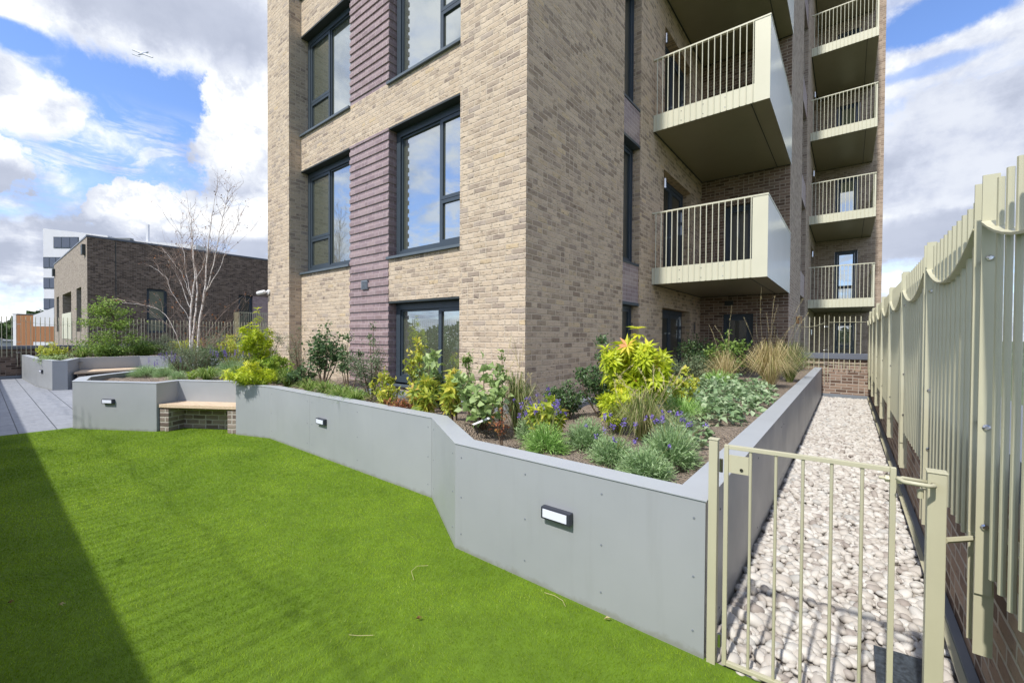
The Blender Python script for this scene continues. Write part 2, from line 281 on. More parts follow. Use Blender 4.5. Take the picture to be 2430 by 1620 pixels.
class MB:
    def __init__(s): s.v = []; s.f = []; s.m = []
    def quad(s, a, b, c, d, m=0):
        i = len(s.v); s.v += [tuple(a), tuple(b), tuple(c), tuple(d)]; s.f.append((i, i+1, i+2, i+3)); s.m.append(m)
    def poly(s, pts, m=0):
        i = len(s.v); s.v += [tuple(p) for p in pts]; s.f.append(tuple(range(i, i+len(pts)))); s.m.append(m)
    def hexa(s, c, m=0):
        "c: 8 corners, bottom ring then top ring, counter-clockwise from above"
        i = len(s.v); s.v += [tuple(p) for p in c]
        for f in ((3, 2, 1, 0), (4, 5, 6, 7), (0, 1, 5, 4), (1, 2, 6, 5), (2, 3, 7, 6), (3, 0, 4, 7)): s.f.append(tuple(i+k for k in f)); s.m.append(m)
    def box(s, x0, x1, y0, y1, z0, z1, m=0):
        x0, x1 = min(x0, x1), max(x0, x1); y0, y1 = min(y0, y1), max(y0, y1); z0, z1 = min(z0, z1), max(z0, z1)
        s.hexa([(x0, y0, z0), (x1, y0, z0), (x1, y1, z0), (x0, y1, z0), (x0, y0, z1), (x1, y0, z1), (x1, y1, z1), (x0, y1, z1)], m)
    def fbox(s, fr, u0, u1, d0, d1, z0, z1, m=0):
        a = fr(u0, d0, z0); b = fr(u1, d1, z1); s.box(a[0], b[0], a[1], b[1], z0, z1, m)
    def wallseg(s, a, b, th, z0, z1, m=0, z0b=None):
        "slab whose outer face runs a->b (outside is on the right of a->b), th thick to the left"
        a = np.array(a[:2], float); b = np.array(b[:2], float); d = b-a; d /= np.linalg.norm(d); n = np.array([-d[1], d[0]])*th
        s.hexa([(*a, z0), (*b, z0), (*(b+n), z0), (*(a+n), z0), (*a, z1), (*b, z1), (*(b+n), z1), (*(a+n), z1)], m)
    def prism(s, poly, z0, z1, m=0):
        n = len(poly); i = len(s.v); s.v += [(x, y, z0) for x, y in poly]+[(x, y, z1) for x, y in poly]
        s.f.append(tuple(i+k for k in reversed(range(n)))); s.f.append(tuple(i+n+k for k in range(n))); s.m += [m, m]
        for k in range(n): j = (k+1) % n; s.f.append((i+k, i+j, i+n+j, i+n+k)); s.m.append(m)
    def tube(s, pts, r, seg=8, m=0, caps=True):
        pts = [Vector(tuple(map(float, p))) for p in pts]; rs = r if isinstance(r, (list, tuple, np.ndarray)) else [r]*len(pts)
        rings = []; prev = None
        for k, p in enumerate(pts):
            t = (pts[min(k+1, len(pts)-1)]-pts[max(k-1, 0)]).normalized()
            a = Vector((0, 0, 1)) if abs(t.z) < .9 else Vector((1, 0, 0))
            u = t.cross(a).normalized() if prev is None else (prev-t*prev.dot(t)).normalized(); prev = u; w = t.cross(u)
            i = len(s.v)
            for q in range(seg):
                an = 2*math.pi*q/seg; s.v.append(tuple(p+(u*math.cos(an)+w*math.sin(an))*rs[k]))
            rings.append(i)
        for a, b in zip(rings, rings[1:]):
            for q in range(seg): s.f.append((a+q, a+(q+1) % seg, b+(q+1) % seg, b+q)); s.m.append(m)
        if caps: s.f.append(tuple(rings[0]+q for q in reversed(range(seg)))); s.f.append(tuple(rings[-1]+q for q in range(seg))); s.m += [m, m]
    def build(s, name, mat, parent=None, bevel=0, smooth=False, origin=None):
        me = bpy.data.meshes.new(name); v = s.v
        if origin is not None: o_ = np.array(origin); v = [tuple(np.array(p)-o_) for p in v]
        me.from_pydata(v, [], s.f); me.polygons.foreach_set('material_index', s.m); set_uv(me)
        if bevel:
            bm = bmesh.new(); bm.from_mesh(me); bmesh.ops.remove_doubles(bm, verts=bm.verts, dist=1e-5)
            bmesh.ops.bevel(bm, geom=[e for e in bm.edges if len(e.link_faces) == 2 and e.calc_face_angle(0) > .6], offset=bevel, segments=2, affect='EDGES', profile=.6)
            bm.to_mesh(me); bm.free()
        me.update(); ob = link(name, me, mat, parent, smooth)
        if origin is not None: ob.location = tuple(map(float, origin))
        return ob
def FY(Y0): return lambda u, d, z: (u, Y0+d, z)          # wall that faces -Y
def FX(X0): return lambda u, d, z: (X0-d, u, z)          # wall that faces +X
def sheet(mb, fr, u0, u1, z0, z1, holes=(), dep=.15, m=0, reveal=True):
    us = sorted({u0, u1, *[max(u0, min(u1, h[i])) for h in holes for i in (0, 1)]}); zs = sorted({z0, z1, *[max(z0, min(z1, h[i])) for h in holes for i in (2, 3)]})
    flip = fr(0, 0, 0)[0] != fr(0, 1, 0)[0]
    def q(a, b, c, d): mb.quad(a, b, c, d, m)
    for a, b in zip(us, us[1:]):
        for c, d in zip(zs, zs[1:]):
            um, zm = (a+b)/2, (c+d)/2
            if any(h[0] < um < h[1] and h[2] < zm < h[3] for h in holes): continue
            q(fr(a, 0, c), fr(b, 0, c), fr(b, 0, d), fr(a, 0, d))
    if reveal:
        for h in holes:
            a, b, c, d = h[:4]; dd = h[4] if len(h) > 4 else dep
            if dd <= 0: continue
            q(fr(a, 0, c), fr(a, dd, c), fr(a, dd, d), fr(a, 0, d)); q(fr(b, dd, c), fr(b, 0, c), fr(b, 0, d), fr(b, dd, d))
            q(fr(a, 0, d), fr(a, dd, d), fr(b, dd, d), fr(b, 0, d)); q(fr(a, dd, c), fr(a, 0, c), fr(b, 0, c), fr(b, dd, c))
# ---------------------------------------------------------------- main apartment building
B = empty('apartment_building', (-7, 4.25, 0), 'tall buff brick apartment building with purple brick panels and cream balconies', 'building')
TOP = 19.6; ZB = .3
floorsL = [(2.885, 5.145), (5.925, 8.10), (8.93, 11.15), (11.95, 14.15), (15.0, 17.2)]
YB = 4.514; XL0, XL1, XR0, XR1 = -9.593, -7.60, -6.36, -4.32
holes = []; 
for a, b in floorsL: holes += [(XL0, XL1, a, b, 0), (XR0, XR1, a, b, 0)]
holes.append((XR0, XR1, .68, 2.108, 0))
prange = [(ZB, 5.145), (5.925, 8.10), (8.93, 11.15), (11.95, 14.15), (15.0, 17.2)]
for a, b in prange: holes.append((XL1, XR0, a, b, 0))
mb = MB()
sheet(mb, FY(YB), XL0, XR1, ZB, TOP, holes, reveal=False)
for a, b in floorsL + [(.68, 2.108)]:                       # lintels and bands are real depth
    for (u0, u1) in (((XL0, XL1), (XR0, XR1)) if a > 1 else ((XR0, XR1),)):
        mb.quad((u0, YB, b), (u0, YB+.2, b), (u1, YB+.2, b), (u1, YB, b)); mb.quad((u0, YB+.2, a), (u0, YB, a), (u1, YB, a), (u1, YB+.2, a))
sheet(mb, FY(4.25), -10.68, XL0, ZB, TOP); sheet(mb, FY(4.25), XR1, -3.156, ZB, TOP)
sheet(mb, FX(XL0), 4.25, 4.72, ZB, TOP)
mb.quad((XR1, 4.72, ZB), (XR1, 4.25, ZB), (XR1, 4.25, TOP), (XR1, 4.72, TOP))
mb.quad((-10.68, 12, ZB), (-10.68, 4.25, ZB), (-10.68, 4.25, TOP), (-10.68, 12, TOP))
mb.quad((-10.68, 12, ZB), (-10.68, 12, TOP), (-3.4, 14, TOP), (-3.4, 14, ZB))
mb.build('brick_wall', M['buff'], B)
# walls that face the garden lane
ZF = [0.62, 3.0, 6.03, 9.06, 12.09, 15.1]
strip = [(.60, 2.103), (2.895, 5.10), (5.834, 8.03), (8.78, 10.98), (11.73, 13.9), (14.7, 16.9)]
doors = [(.58, 2.15), (2.86, 5.13), (5.93, 8.18), (8.95, 11.15), (11.95, 14.1), (15.0, 17.1)]
mb = MB(); U0, U1 = 7.14, 7.905
hl = [(U0, U1, strip[0][0], TOP, .23)] + [(9.217, 11.25, a, b, .24) for a, b in doors]
sheet(mb, FX(-3.156), 4.25, 12.19, ZB, TOP, hl)
mb.build('brick_wall', M['buff2'], B)
for i, (a, b) in enumerate(zip([s[1] for s in strip], [s[0] for s in strip[1:]])):
    mb = MB(); mb.fbox(FX(-3.156), U0, U1-.004, .02, .2, a+.05, b-.04); pq = mb.build('purple_infill_panel', M['purple'], B)
    mb = MB(); mb.fbox(FX(-3.156), U0, U1-.003, .005, .22, b-.04, b+.0); mb.build('trim', M['frame'], pq)
    mb = MB(); mb.fbox(FX(-3.156), U0, U1-.003, .0, .22, a, a+.05); mb.build('trim', M['frame'], pq)
def window(fr, u0, u1, z0, z1, d, layout='plain', gm='glass', parent=B, t=.06, fm='frame', sill=None, name='window', dside=.12):
    "frame ring, mullions and one pane object per light; layout: list of (ua,ub,za,zb) lights in 0..1"
    f = MB(); D0, D1 = d, d+dside
    for (a, b, c, e) in ((u0, u0+t, z0, z1), (u1-t, u1, z0, z1), (u0+t, u1-t, z1-t, z1), (u0+t, u1-t, z0, z0+t)): f.fbox(fr, a, b, D0, D1, c, e)
    iu0, iu1, iz0, iz1 = u0+t, u1-t, z0+t, z1-t; W, H = iu1-iu0, iz1-iz0
    lights = {'plain': [(0, 1, 0, 1, 1)], 'two': [(0, .56, 0, 1, 0), (.56, 1, 0, 1, 1)],
              'left_casement': [(0, .47, .32, 1, 1), (0, .47, 0, .32, 1), (.47, 1, 0, 1, 0)],
              'right_casement': [(0, .57, 0, 1, 0), (.57, 1, .35, 1, 1), (.57, 1, 0, .35, 1)],
              'stack': [(0, 1, .3, 1, 1), (0, 1, 0, .3, 1)]}[layout]
    panes = []
    for (a, b, c, e, sash) in lights:
        A, Bq, Cc, E = iu0+a*W, iu0+b*W, iz0+c*H, iz0+e*H; k = .028 if not sash else .055; off = .012 if sash else .03
        g = .004
        A += g if a > 0 else 0.003; Bq -= g if b < 1 else .003; Cc += g if c > 0 else .003; E -= g if e < 1 else .003
        for (p, q, r_, s_) in ((A, A+k, Cc, E), (Bq-k, Bq, Cc, E), (A+k, Bq-k, E-k, E), (A+k, Bq-k, Cc, Cc+k)): f.fbox(fr, p, q, D0+off, D1-.01, r_, s_)
        panes.append((A+k-.004, Bq-k+.004, Cc+k-.004, E-k+.004, D0+off+.03))
    w = f.build(name, M[fm], parent)
    for (a, b, c, e, dd) in panes:
        g_ = MB(); g_.fbox(fr, a, b, dd, dd+.02, c, e); g_.build('pane', M[gm], w)
    if sill:
        s_ = MB(); s_.fbox(fr, u0-sill[0], u1+sill[1], -.045, d+.01, z0-.045, z0-.004); s_.build('sill', M['sill'], w)
    return w
for i, (a, b) in enumerate(floorsL):
    if a > 12: continue
    window(FY(YB), XL0+.002, XL1-.02, a+.004, b-.035, .15, 'left_casement', sill=(0, .03), t=.11)
    window(FY(YB), XR0+.02, XR1-.002, a+.004, b-.035, .15, 'right_casement', sill=(.04, 0), t=.11)
window(FY(YB), XR0+.02, XR1-.002, .68+.004, 2.108-.035, .15, 'two', sill=(.04, 0), t=.11)
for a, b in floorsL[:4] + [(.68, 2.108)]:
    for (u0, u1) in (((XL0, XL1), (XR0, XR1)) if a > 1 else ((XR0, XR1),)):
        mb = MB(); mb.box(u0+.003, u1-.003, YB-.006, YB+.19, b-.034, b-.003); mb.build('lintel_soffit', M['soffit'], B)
for j, (a, b) in enumerate(zip([s[0] for s in strip], [s[1] for s in strip])):
    if j < 4: window(FX(-3.156), U0+.003, U1-.003, a+.004, b-.004, .15, 'plain', parent=B, t=.05, gm='glass_dark')
# corbelled purple brick: every second course stands out
for k, (a, b) in enumerate(prange):
    if a > 9: continue
    mb = MB(); mb.box(XL1, XR0, YB+.004, YB+.20, a, b-.003)
    z = math.ceil(a/.075)*.075
    while z < b-.01:
        if int(round(z/.075)) % 2 == 0:
            z1 = min(z+.075, b-.003); mb.box(XL1+.001, XR0+.001, YB-.016, YB+.003, z, z1); mb.box(XR0+.0005, XR0+.012, YB-.016, YB+.16, z, z1)
        z += .075
    mb.build('corbelled_purple_panel', M['purple'], B)
mb = MB()
mb.box(-7.165, -6.965, YB-.034, YB-.005, 2.36, 2.53)
for q in range(7): mb.box(-7.155, -6.975, YB-.044, YB-.034, 2.372+q*.022, 2.380+q*.022)
mb.build('air_vent', M['flash'], B)
# balcony doors in the lane wall
def door(fr, u0, u1, z0, z1, d, gm='glass_dark', handle=.85, parent=B, leaf=.55):
    f = MB(); t = .09
    for (a, b, c, e) in ((u0, u0+t, z0, z1), (u1-t, u1, z0, z1), (u0+t, u1-t, z1-t, z1)): f.fbox(fr, a, b, d, d+.1, c, e)
    um = u0+(u1-u0)*leaf
    for (A, Bq) in ((u0+t+.004, um-.004), (um+.004, u1-t-.004)):
        k = .10
        for (p, q, r_, s_) in ((A, A+k, z0+.02, z1-t-.004), (Bq-k, Bq, z0+.02, z1-t-.004), (A+k, Bq-k, z1-t-k, z1-t-.004), (A+k, Bq-k, z0+.02, z0+.2)): f.fbox(fr, p, q, d+.012, d+.08, r_, s_)
    o = f.build('balcony_door', M['frame'], parent)
    for (A, Bq) in ((u0+t+.1, um-.1), (um+.1, u1-t-.1)):
        g_ = MB(); g_.fbox(fr, A, Bq, d+.03, d+.05, z0+.19, z1-t-.09); g_.build('pane', M[gm], o)
    for zz in ((z0+z1)/2+.42, (z0+z1)/2+.1): h = MB(); h.fbox(fr, u1-t-.045, u1-t-.018, d-.02, d+.012, zz, zz+.24); h.build('hinge', M['steel'], o)
    h = MB(); h.fbox(fr, um-.07, um-.05, d-.035, d+.012, z0+1.0, z0+1.03); h.build('handle', M['steel'], o)
    return o
for a, b in doors[:4]: door(FX(-3.156), 9.22, 11.247, a+.003, b-.004, .20)
# return wall behind the balconies
mb = MB(); bd = [(.60, 2.12), (2.86, 4.93), (5.93, 7.95), (8.95, 11.0), (12, 14)]
sheet(mb, FY(12.19), -3.156, -1.137, ZB, TOP, [(-2.59, -1.885, a, b, .16) for a, b in bd])
mb.build('brick_wall', M['brown'], B)
for a, b in bd[:4]: window(FY(12.19), -2.587, -1.888, a+.003, b-.003, .10, 'plain', gm='glass_dark', t=.10, name='glazed_door')
mb = MB(); mb.box(-2.545, -2.345, 12.165, 12.188, 2.34, 2.46); mb.build('vent_grille', M['soffit'], B)
# second lane wall and its notch
mb = MB()
hl = [(15.3, 17.05, .6, TOP, .3)] + [(19.6, 21.6, a, b, .24) for a, b in [(.58, 2.1), (2.84, 5.0), (5.8, 7.95), (8.75, 10.9), (11.7, 13.9)]]
sheet(mb, FX(-1.137), 12.19, 21.95, ZB, TOP, hl)
mb.build('brick_wall', M['grey_brown'], B)
for i in range(5):
    a = .6+2.95*i; mb = MB(); mb.fbox(FX(-1.137), 15.303, 17.045, .29, .36, a, a+2.2); mb.build('slot_window', M['frame'], B)
    mp = MB(); mp.fbox(FX(-1.137), 15.303, 17.045, .02, .29, a+2.22, a+2.94); mp.build('purple_infill_panel', M['purple'], B)
for a, b in [(.58, 2.1), (2.84, 5.0), (5.8, 7.95), (8.75, 10.9)]: door(FX(-1.137), 19.603, 21.597, a+.003, b-.004, .2)
# far wall with its own windows
fw = [(.62, 2.15), (2.9, 5.05), (5.85, 8.0), (8.8, 10.95), (11.75, 13.9)]
mb = MB(); sheet(mb, FY(21.95), -1.137, 1.0, ZB, TOP, [(-.475, .26, a, b, .12) for a, b in fw])
mb.quad((1.0, 21.95, ZB), (1.0, 31, ZB), (1.0, 31, TOP), (1.0, 21.95, TOP)); mb.build('brick_wall', M['grey_brown'], B)
for a, b in fw: window(FY(21.95), -.472, .257, a+.003, b-.003, .05, 'stack', t=.09)
mb = MB(); mb.poly([(-10.68, 4.25, TOP), (-3.156, 4.25, TOP), (-3.156, 12.19, TOP), (-1.137, 12.19, TOP), (-1.137, 21.95, TOP), (1.0, 21.95, TOP), (1.0, 31, TOP), (-3.4, 31, TOP), (-3.4, 14, TOP), (-10.68, 12, TOP)])
mb.build('roof', M['roofgrey'], B)
def balcony(x0, x1, y0, y1, zb, endw, side_solid, nb, fas=.33, rail=1.45):
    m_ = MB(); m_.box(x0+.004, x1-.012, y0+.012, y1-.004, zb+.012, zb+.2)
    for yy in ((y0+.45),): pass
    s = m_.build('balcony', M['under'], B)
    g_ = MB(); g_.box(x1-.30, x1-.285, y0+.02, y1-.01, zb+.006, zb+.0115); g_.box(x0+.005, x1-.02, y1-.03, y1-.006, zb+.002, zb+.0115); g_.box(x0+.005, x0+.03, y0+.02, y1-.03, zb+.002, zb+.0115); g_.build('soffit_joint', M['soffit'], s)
    f = MB(); f.box(x0+.004, x1-endw, y0, y0+.011, zb, zb+fas)
    for q in range(nb): 
        X = x0+.08+(x1-endw-.10-x0)*q/(nb-1)
        f.box(X+.028, X+.032, y0-.003, y0-.0005, zb, zb+fas)
    if endw > .1: f.box(x1-endw, x1, y0-.004, y0+.011, zb-.002, zb+rail-.03)
    else: f.box(x1-endw, x1, y0-.002, y0+.011, zb, zb+fas)
    f.build('fascia', M['balc'], s)
    h = MB(); h.box(x0+.004, x1+.006, y0-.012, y0+.045, zb+rail-.028, zb+rail)
    h.box(x1-.045, x1+.006, y0+.046, y1-.004, zb+rail-.028, zb+rail); h.build('handrail', M['balc'], s)
    r = MB()
    for q in range(nb):
        X = x0+.08+(x1-endw-.10-x0)*q/(nb-1); r.tube([(X, y0-.011, zb+.004), (X, y0-.011, zb+rail-.03)], .0085, 6)
    if not side_solid:
        for q in range(1, 30): Y = y0+(y1-y0)*q/30; r.tube([(x1-.02, Y, zb+.004), (x1-.02, Y, zb+rail-.03)], .0075, 5)
        r.box(x1-.045, x1-.004, y0+.013, y0+.05, zb+.2, zb+rail-.03)
    r.build('balustrade', M['balc'], s)
    p = MB()
    if side_solid: p.box(x1-.010, x1, y0+.012, y1-.004, zb-.002, zb+rail-.03)
    else: p.box(x1-.011, x1, y0+.012, y1-.004, zb, zb+fas)
    p.build('side_panel', M['sidepanel' if side_solid else 'balc'], s)
    if side_solid:
        w = MB()
        for X in (x0+.55, x0+.95, x0+1.33):
            for zz in (zb+.07, zb+.25):
                w.tube([(X, y0-.006, zz), (X, y0+.002, zz)], .008, 6)
        w.build('rivet', M['steel'], s)
for zb in (2.58, 5.665, 8.75, 11.83): balcony(-3.156, -1.115, 8.56, 12.19, zb, .24, True, 17)
for zb in (2.56, 5.51, 8.44, 11.39, 14.34): balcony(-1.137, .665, 18.34, 21.95, zb, .05, False, 17, .29, 1.44)
# ---------------------------------------------------------------- ground and setting
def flat(name, pts, z, mat, kind='structure'):
    m_ = MB(); m_.poly([(x, y, z) for x, y in pts]); o = m_.build(name, mat); return tag(o, kind=kind)
land = simple('far_land', (.075, .10, .045), 1, 0, .5, .012)
flat('ground', [(-2500, -2500), (2500, -2500), (2500, 2500), (-2500, 2500)], -9.0, land)
m_ = MB(); m_.prism([(-21.9, -.9), (.8, -.9), (.8, 13.7), (-.4, 13.7), (-.4, 24), (-22, 24)], -9.0, -.03); tag(m_.build('roof_terrace', M['roofgrey']), kind='structure')
flat('paving', [(-21.62, -.6), (-9.74, -.6), (-9.76, .62), (-9.72, 1.2), (-10.2, 4.2), (-11, 9), (-21.62, 9)], 0.0, M['paving'])
flat('lawn_base', [(-9.75, -.6), (.46, -.6), (.46, 2.13), (-.5, 2.13), (-2.1, 2.2), (-3.0, 2.8), (-6.5, 2.8), (-8.0, 2.8), (-8.6, 1.8), (-9.74, 1.0)], .004, simple('turf_backing', (.10, .175, .008), .95, 0, .2, 8))
flat('lane_base', [(-.54, 2.10), (.46, 2.10), (.46, 13.46), (-.54, 13.46)], -.012, simple('lane_dirt', (.36, .33, .30), 1, 0, .3, 40))
# ---------------------------------------------------------------- planters
A_, B_, C_, D_, E_, F_, G_ = (-.512, 2.114), (-2.183, 2.114), (-3.02, 2.625), (-6.577, 2.64), (-7.22, 2.42), (-8.352, 1.716), (-9.626, .937)
F2, E2 = (-8.545, 2.035), (-7.43, 2.735)
def offset_poly(path, th):
    "inner line of an open path, th to the left"
    P = [np.array(p, float) for p in path]; out = []
    for i in range(len(P)):
        ns = []
        for a, b in ((i-1, i), (i, i+1)):
            if a >= 0 and b < len(P): d = P[b]-P[a]; d /= np.linalg.norm(d); ns.append(np.array([-d[1], d[0]]))
        n = sum(ns); n /= np.linalg.norm(n); out.append(P[i]+n*th/max(.45, float(n@ns[0])))
    return out
def planter_wall(parent, path, th, H, mats, seams=(), name='side_panel', cap=True, lip=.006):
    "path runs so that the planting is on the left; one panel object per straight run"
    inn = offset_poly(path, th); 
    for i, (a, b) in enumerate(zip(path, path[1:])):
        a_, b_ = np.array(a, float), np.array(b, float); L = np.linalg.norm(b_-a_); d = (b_-a_)/L
        cuts = [0]+[s for j, s in seams if j == i]+[L]
        for c0, c1 in zip(cuts, cuts[1:]):
            m_ = MB(); p = a_+d*(c0+(.0012 if c0 else 0)); q = a_+d*(c1-(.0012 if c1 < L else 0))
            ti = (c0/L, c1/L); pi = inn[i]*(1-ti[0])+inn[i+1]*ti[0]; qi = inn[i]*(1-ti[1])+inn[i+1]*ti[1]
            m_.hexa([(*p, -.005), (*q, -.005), (*qi, -.005), (*pi, -.005), (*p, H-.003), (*q, H-.003), (*qi, H-.003), (*pi, H-.003)])
            m_.build(name, mats[i] if isinstance(mats, list) else mats, parent)
    if cap:
        out = offset_poly(path, -lip); inn2 = offset_poly(path, th+lip)
        for i in range(len(path)-1):
            m_ = MB(); e = .0008
            a, b, c, d = [np.array(v) for v in (out[i], out[i+1], inn2[i+1], inn2[i])]
            m_.hexa([(*v, H-.003+.001) for v in (a, b, c, d)]+[(*v, H+.003) for v in (a, b, c, d)]); m_.build('cap', M['cap'], parent)
P1 = empty('planter', (-5, 3, 0), 'long low grey metal planter round the base of the brick building', 'planter')
H1 = .752
front = [G_, F_, F2, E2, E_, D_, C_, B_, A_, (-.512, 13.44)]
back = [(-12.6, 9.0), (-12.6, 3.1), (-10.86, 1.42), (-10.45, 1.10), G_]
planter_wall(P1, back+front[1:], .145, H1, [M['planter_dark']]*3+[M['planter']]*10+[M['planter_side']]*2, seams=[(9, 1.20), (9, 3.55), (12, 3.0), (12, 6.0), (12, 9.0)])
def rivets(parent, a, b, us, zs):
    a = np.array(a, float); b = np.array(b, float); d = (b-a)/np.linalg.norm(b-a); n = np.array([d[1], -d[0]]); m_ = MB()
    for u in us:
        for z in zs: p = a+d*u; m_.tube([(*(p+n*.0005), z), (*(p+n*.003), z)], .0055, 6)
    m_.build('rivet', M['flash'], parent)
rivets(P1, B_, A_, (.06, .62, 1.14, 1.62), (.12, .38, .66)); rivets(P1, C_, B_, (.08, .9), (.12, .38, .66)); rivets(P1, D_, C_, (.06, 1.14, 1.26, 2.3, 3.5), (.12, .38, .66)); rivets(P1, A_, (-.512, 13.44), (.3, 1.5, 2.9, 3.1, 5.5), (.1, .62))
# inner kerb by the building
planter_wall(P1, [(-3.16, 12.1), (-2.78, 12.1), (-2.78, 3.98), (-10.3, 3.98)][::-1], .0, .60, M['flash'], cap=False) if False else None
m_ = MB(); m_.box(-2.79, -3.15, 3.97, 5.6, .35, .625); m_.box(-10.5, -2.7901, 3.97, 4.245, .35, .625)
m_.build('inner_kerb', M['flash'], P1)
flat('soil', [(-12.46, 9), (-12.46, 3.1), (-10.8, 1.55), (-10.4, 1.24), (-9.65, 1.07), (-8.5, 1.78), (-8.72, 2.1), (-7.5, 2.88), (-7.25, 2.58), (-6.6, 2.77), (-3.05, 2.75), (-2.2, 2.25), (-.65, 2.25), (-.65, 13.44), (-3.15, 13.44), (-3.15, 4.24), (-10.67, 4.24), (-10.67, 9)], .60, M['soil'])
def soil_z(x, y):
    f = lambda t: max(0., min(1., t))
    if x < -7.2 or (x < -2.75 and x < -6.2): return .675
    if x < -2.6: return .67-.10*f((y-3.0)/.85)
    return .67-.10*f((-1.7-x)/.9)
def soil_relief():
    o = bpy.data.objects['soil']; bm = bmesh.new(); bm.from_mesh(o.data); bmesh.ops.triangulate(bm, faces=bm.faces)
    for _ in range(6):
        es = [e for e in bm.edges if e.calc_length() > .16 and e.verts[0].co.y < 7]
        if not es: break
        bmesh.ops.subdivide_edges(bm, edges=es, cuts=1); bmesh.ops.triangulate(bm, faces=bm.faces)
    for v in bm.verts: v.co.z = soil_z(v.co.x, v.co.y)
    for v in bm.verts: v.co.z += .022*math.sin(v.co.x*5.1+1.3*v.co.y)+.02*math.sin(v.co.y*7.7-v.co.x*2)+random.uniform(-.012, .012)
    bm.to_mesh(o.data); bm.free()
    o.data.polygons.foreach_set('use_smooth', [True]*len(o.data.polygons))
soil_relief()
P2 = empty('planter', (-19, 2, 0), 'far grey planter against the left parapet with a corner bench niche', 'planter')
Hh, I_, J_, K_, L_, M_ = (-17.97, 1.03), (-16.44, 1.232), (-16.30, 1.50), (-17.80, 1.88), (-17.92, 3.25), (-17.3, 4.3)
planter_wall(P2, [(-21.55, .92), Hh, I_, J_, K_, L_, M_, (-15.6, 6.0), (-15.6, 9.0)], .15, .78, [M['planter'], M['planter'], M['planter_dark'], M['planter_dark'], M['planter'], M['planter'], M['planter'], M['planter']])
flat('soil', [(-21.58, 1.05), (-18, 1.16), (-16.5, 1.36), (-17.9, 2.0), (-18.04, 3.3), (-17.4, 4.4), (-15.7, 6.1), (-15.7, 9), (-21.58, 9)], .66, M['soil'])
# benches
def bench(label, poly, zt, piers, backs, th=.05):
    c = np.mean([p for p in poly], axis=0); b = empty('bench', (c[0], c[1], 0), label, 'bench')
    m_ = MB(); m_.prism(poly, zt-th, zt); m_.build('seat', M['timber'], b, bevel=.004)
    for pr in piers:
        m_ = MB(); m_.prism(pr, 0, zt-th-.028); m_.build('brick_pier', M['terrace_b'], b)
        cc = np.mean(pr, axis=0); q = [tuple(cc+(np.array(v)-cc)*.72) for v in pr]
        m_ = MB(); m_.prism(q, zt-th-.027, zt-th-.001); m_.build('packer', M['oak'], b)
    for bk in backs:
        m_ = MB(); m_.prism(bk, 0, zt-th-.03); m_.build('brick_back', M['terrace_b'], b)
M['terrace_b'] = brick('bench_pier_brick', [(0, (.17, .13, .11)), (.5, (.30, .245, .205)), (1, (.38, .32, .27))], (.52, .475, .42), joint=.016)
dv = np.array(E_)-np.array(F_); dv /= np.linalg.norm(dv); nv = np.array([-dv[1], dv[0]])
def q4(u0, u1, w0, w1): return [tuple(np.array(F_)+dv*u+nv*w) for u, w in ((u0, w0), (u1, w0), (u1, w1), (u0, w1))]
bench('pale timber slab bench on brick piers set into the grey planter by the lawn', q4(.02, 1.318, .02, .372), .425, [q4(.02, .17, .035, .33), q4(1.165, 1.31, .035, .33)], [q4(.175, 1.16, .30, .37)])
bench('far pale timber bench in the niche of the planter by the parapet', [(-16.75, 1.66), (-17.15, 3.15), (-17.86, 3.2), (-17.76, 1.93)], .43, [[(-17.0, 1.75), (-17.04, 1.9), (-17.7, 2.02), (-17.7, 1.93)], [(-17.15, 2.98), (-17.18, 3.1), (-17.84, 3.15), (-17.82, 3.0)]], [[(-17.7, 2.03), (-17.8, 2.03), (-17.84, 2.98), (-17.74, 2.98)]])
# bulkhead lamps on the planters
def lamp(label, p, d, z):
    "p: centre on the wall (x,y), d: unit vector along the wall, seen left to right"
    d = np.array(d, float)/np.linalg.norm(d); n = np.array([d[1], -d[0]]); p = np.array(p, float)
    e = empty('bulkhead_light', (p[0], p[1], z), label, 'wall light', 'bulkhead lights on the planters')
    def blk(u0, u1, w0, w1, z0, z1, name, mat, bev):
        m_ = MB(); c = [p+d*u+n*w for u, w in ((u0, w1), (u1, w1), (u1, w0), (u0, w0))]
        m_.hexa([(*v, z0) for v in c]+[(*v, z1) for v in c]); m_.build(name, mat, e, bevel=bev)
    blk(-.099, .099, .001, .040, z-.036, z+.036, 'housing', M['black'], .006)
    blk(-.085, .078, .0395, .042, z-.024, z+.025, 'diffuser', M['lens'], .0)
lamp('black bulkhead light with white lens, nearest, on the planter panel beside the gate', (-1.318, 2.114), (1, 0), .475)
pz = onp = None
def on_line(px, py, a, b):
    "survey helper: where a line of sight meets the vertical wall a-b"
    a = np.array(a[:2], float); b = np.array(b[:2], float); d = FW*FPX + RT*(px-1215) - UP*(py-810)
    n = np.array([-(b-a)[1], (b-a)[0]]); t = (n@(a-CAM[:2]))/(n@d[:2]); return CAM+d*t
q = on_line(766, 999, D_, C_); lamp('black bulkhead light with white lens on the middle planter wall right of the bench', q[:2], np.array(C_)-np.array(D_), q[2])
q = on_line(260, 951.5, G_, F_); lamp('black bulkhead light with white lens on the planter panel left of the bench', q[:2], np.array(F_)-np.array(G_), q[2])
q = on_line(100, 880, Hh, I_); lamp('smallest black bulkhead light, on the far planter by the parapet', q[:2], np.array(I_)-np.array(Hh), q[2])
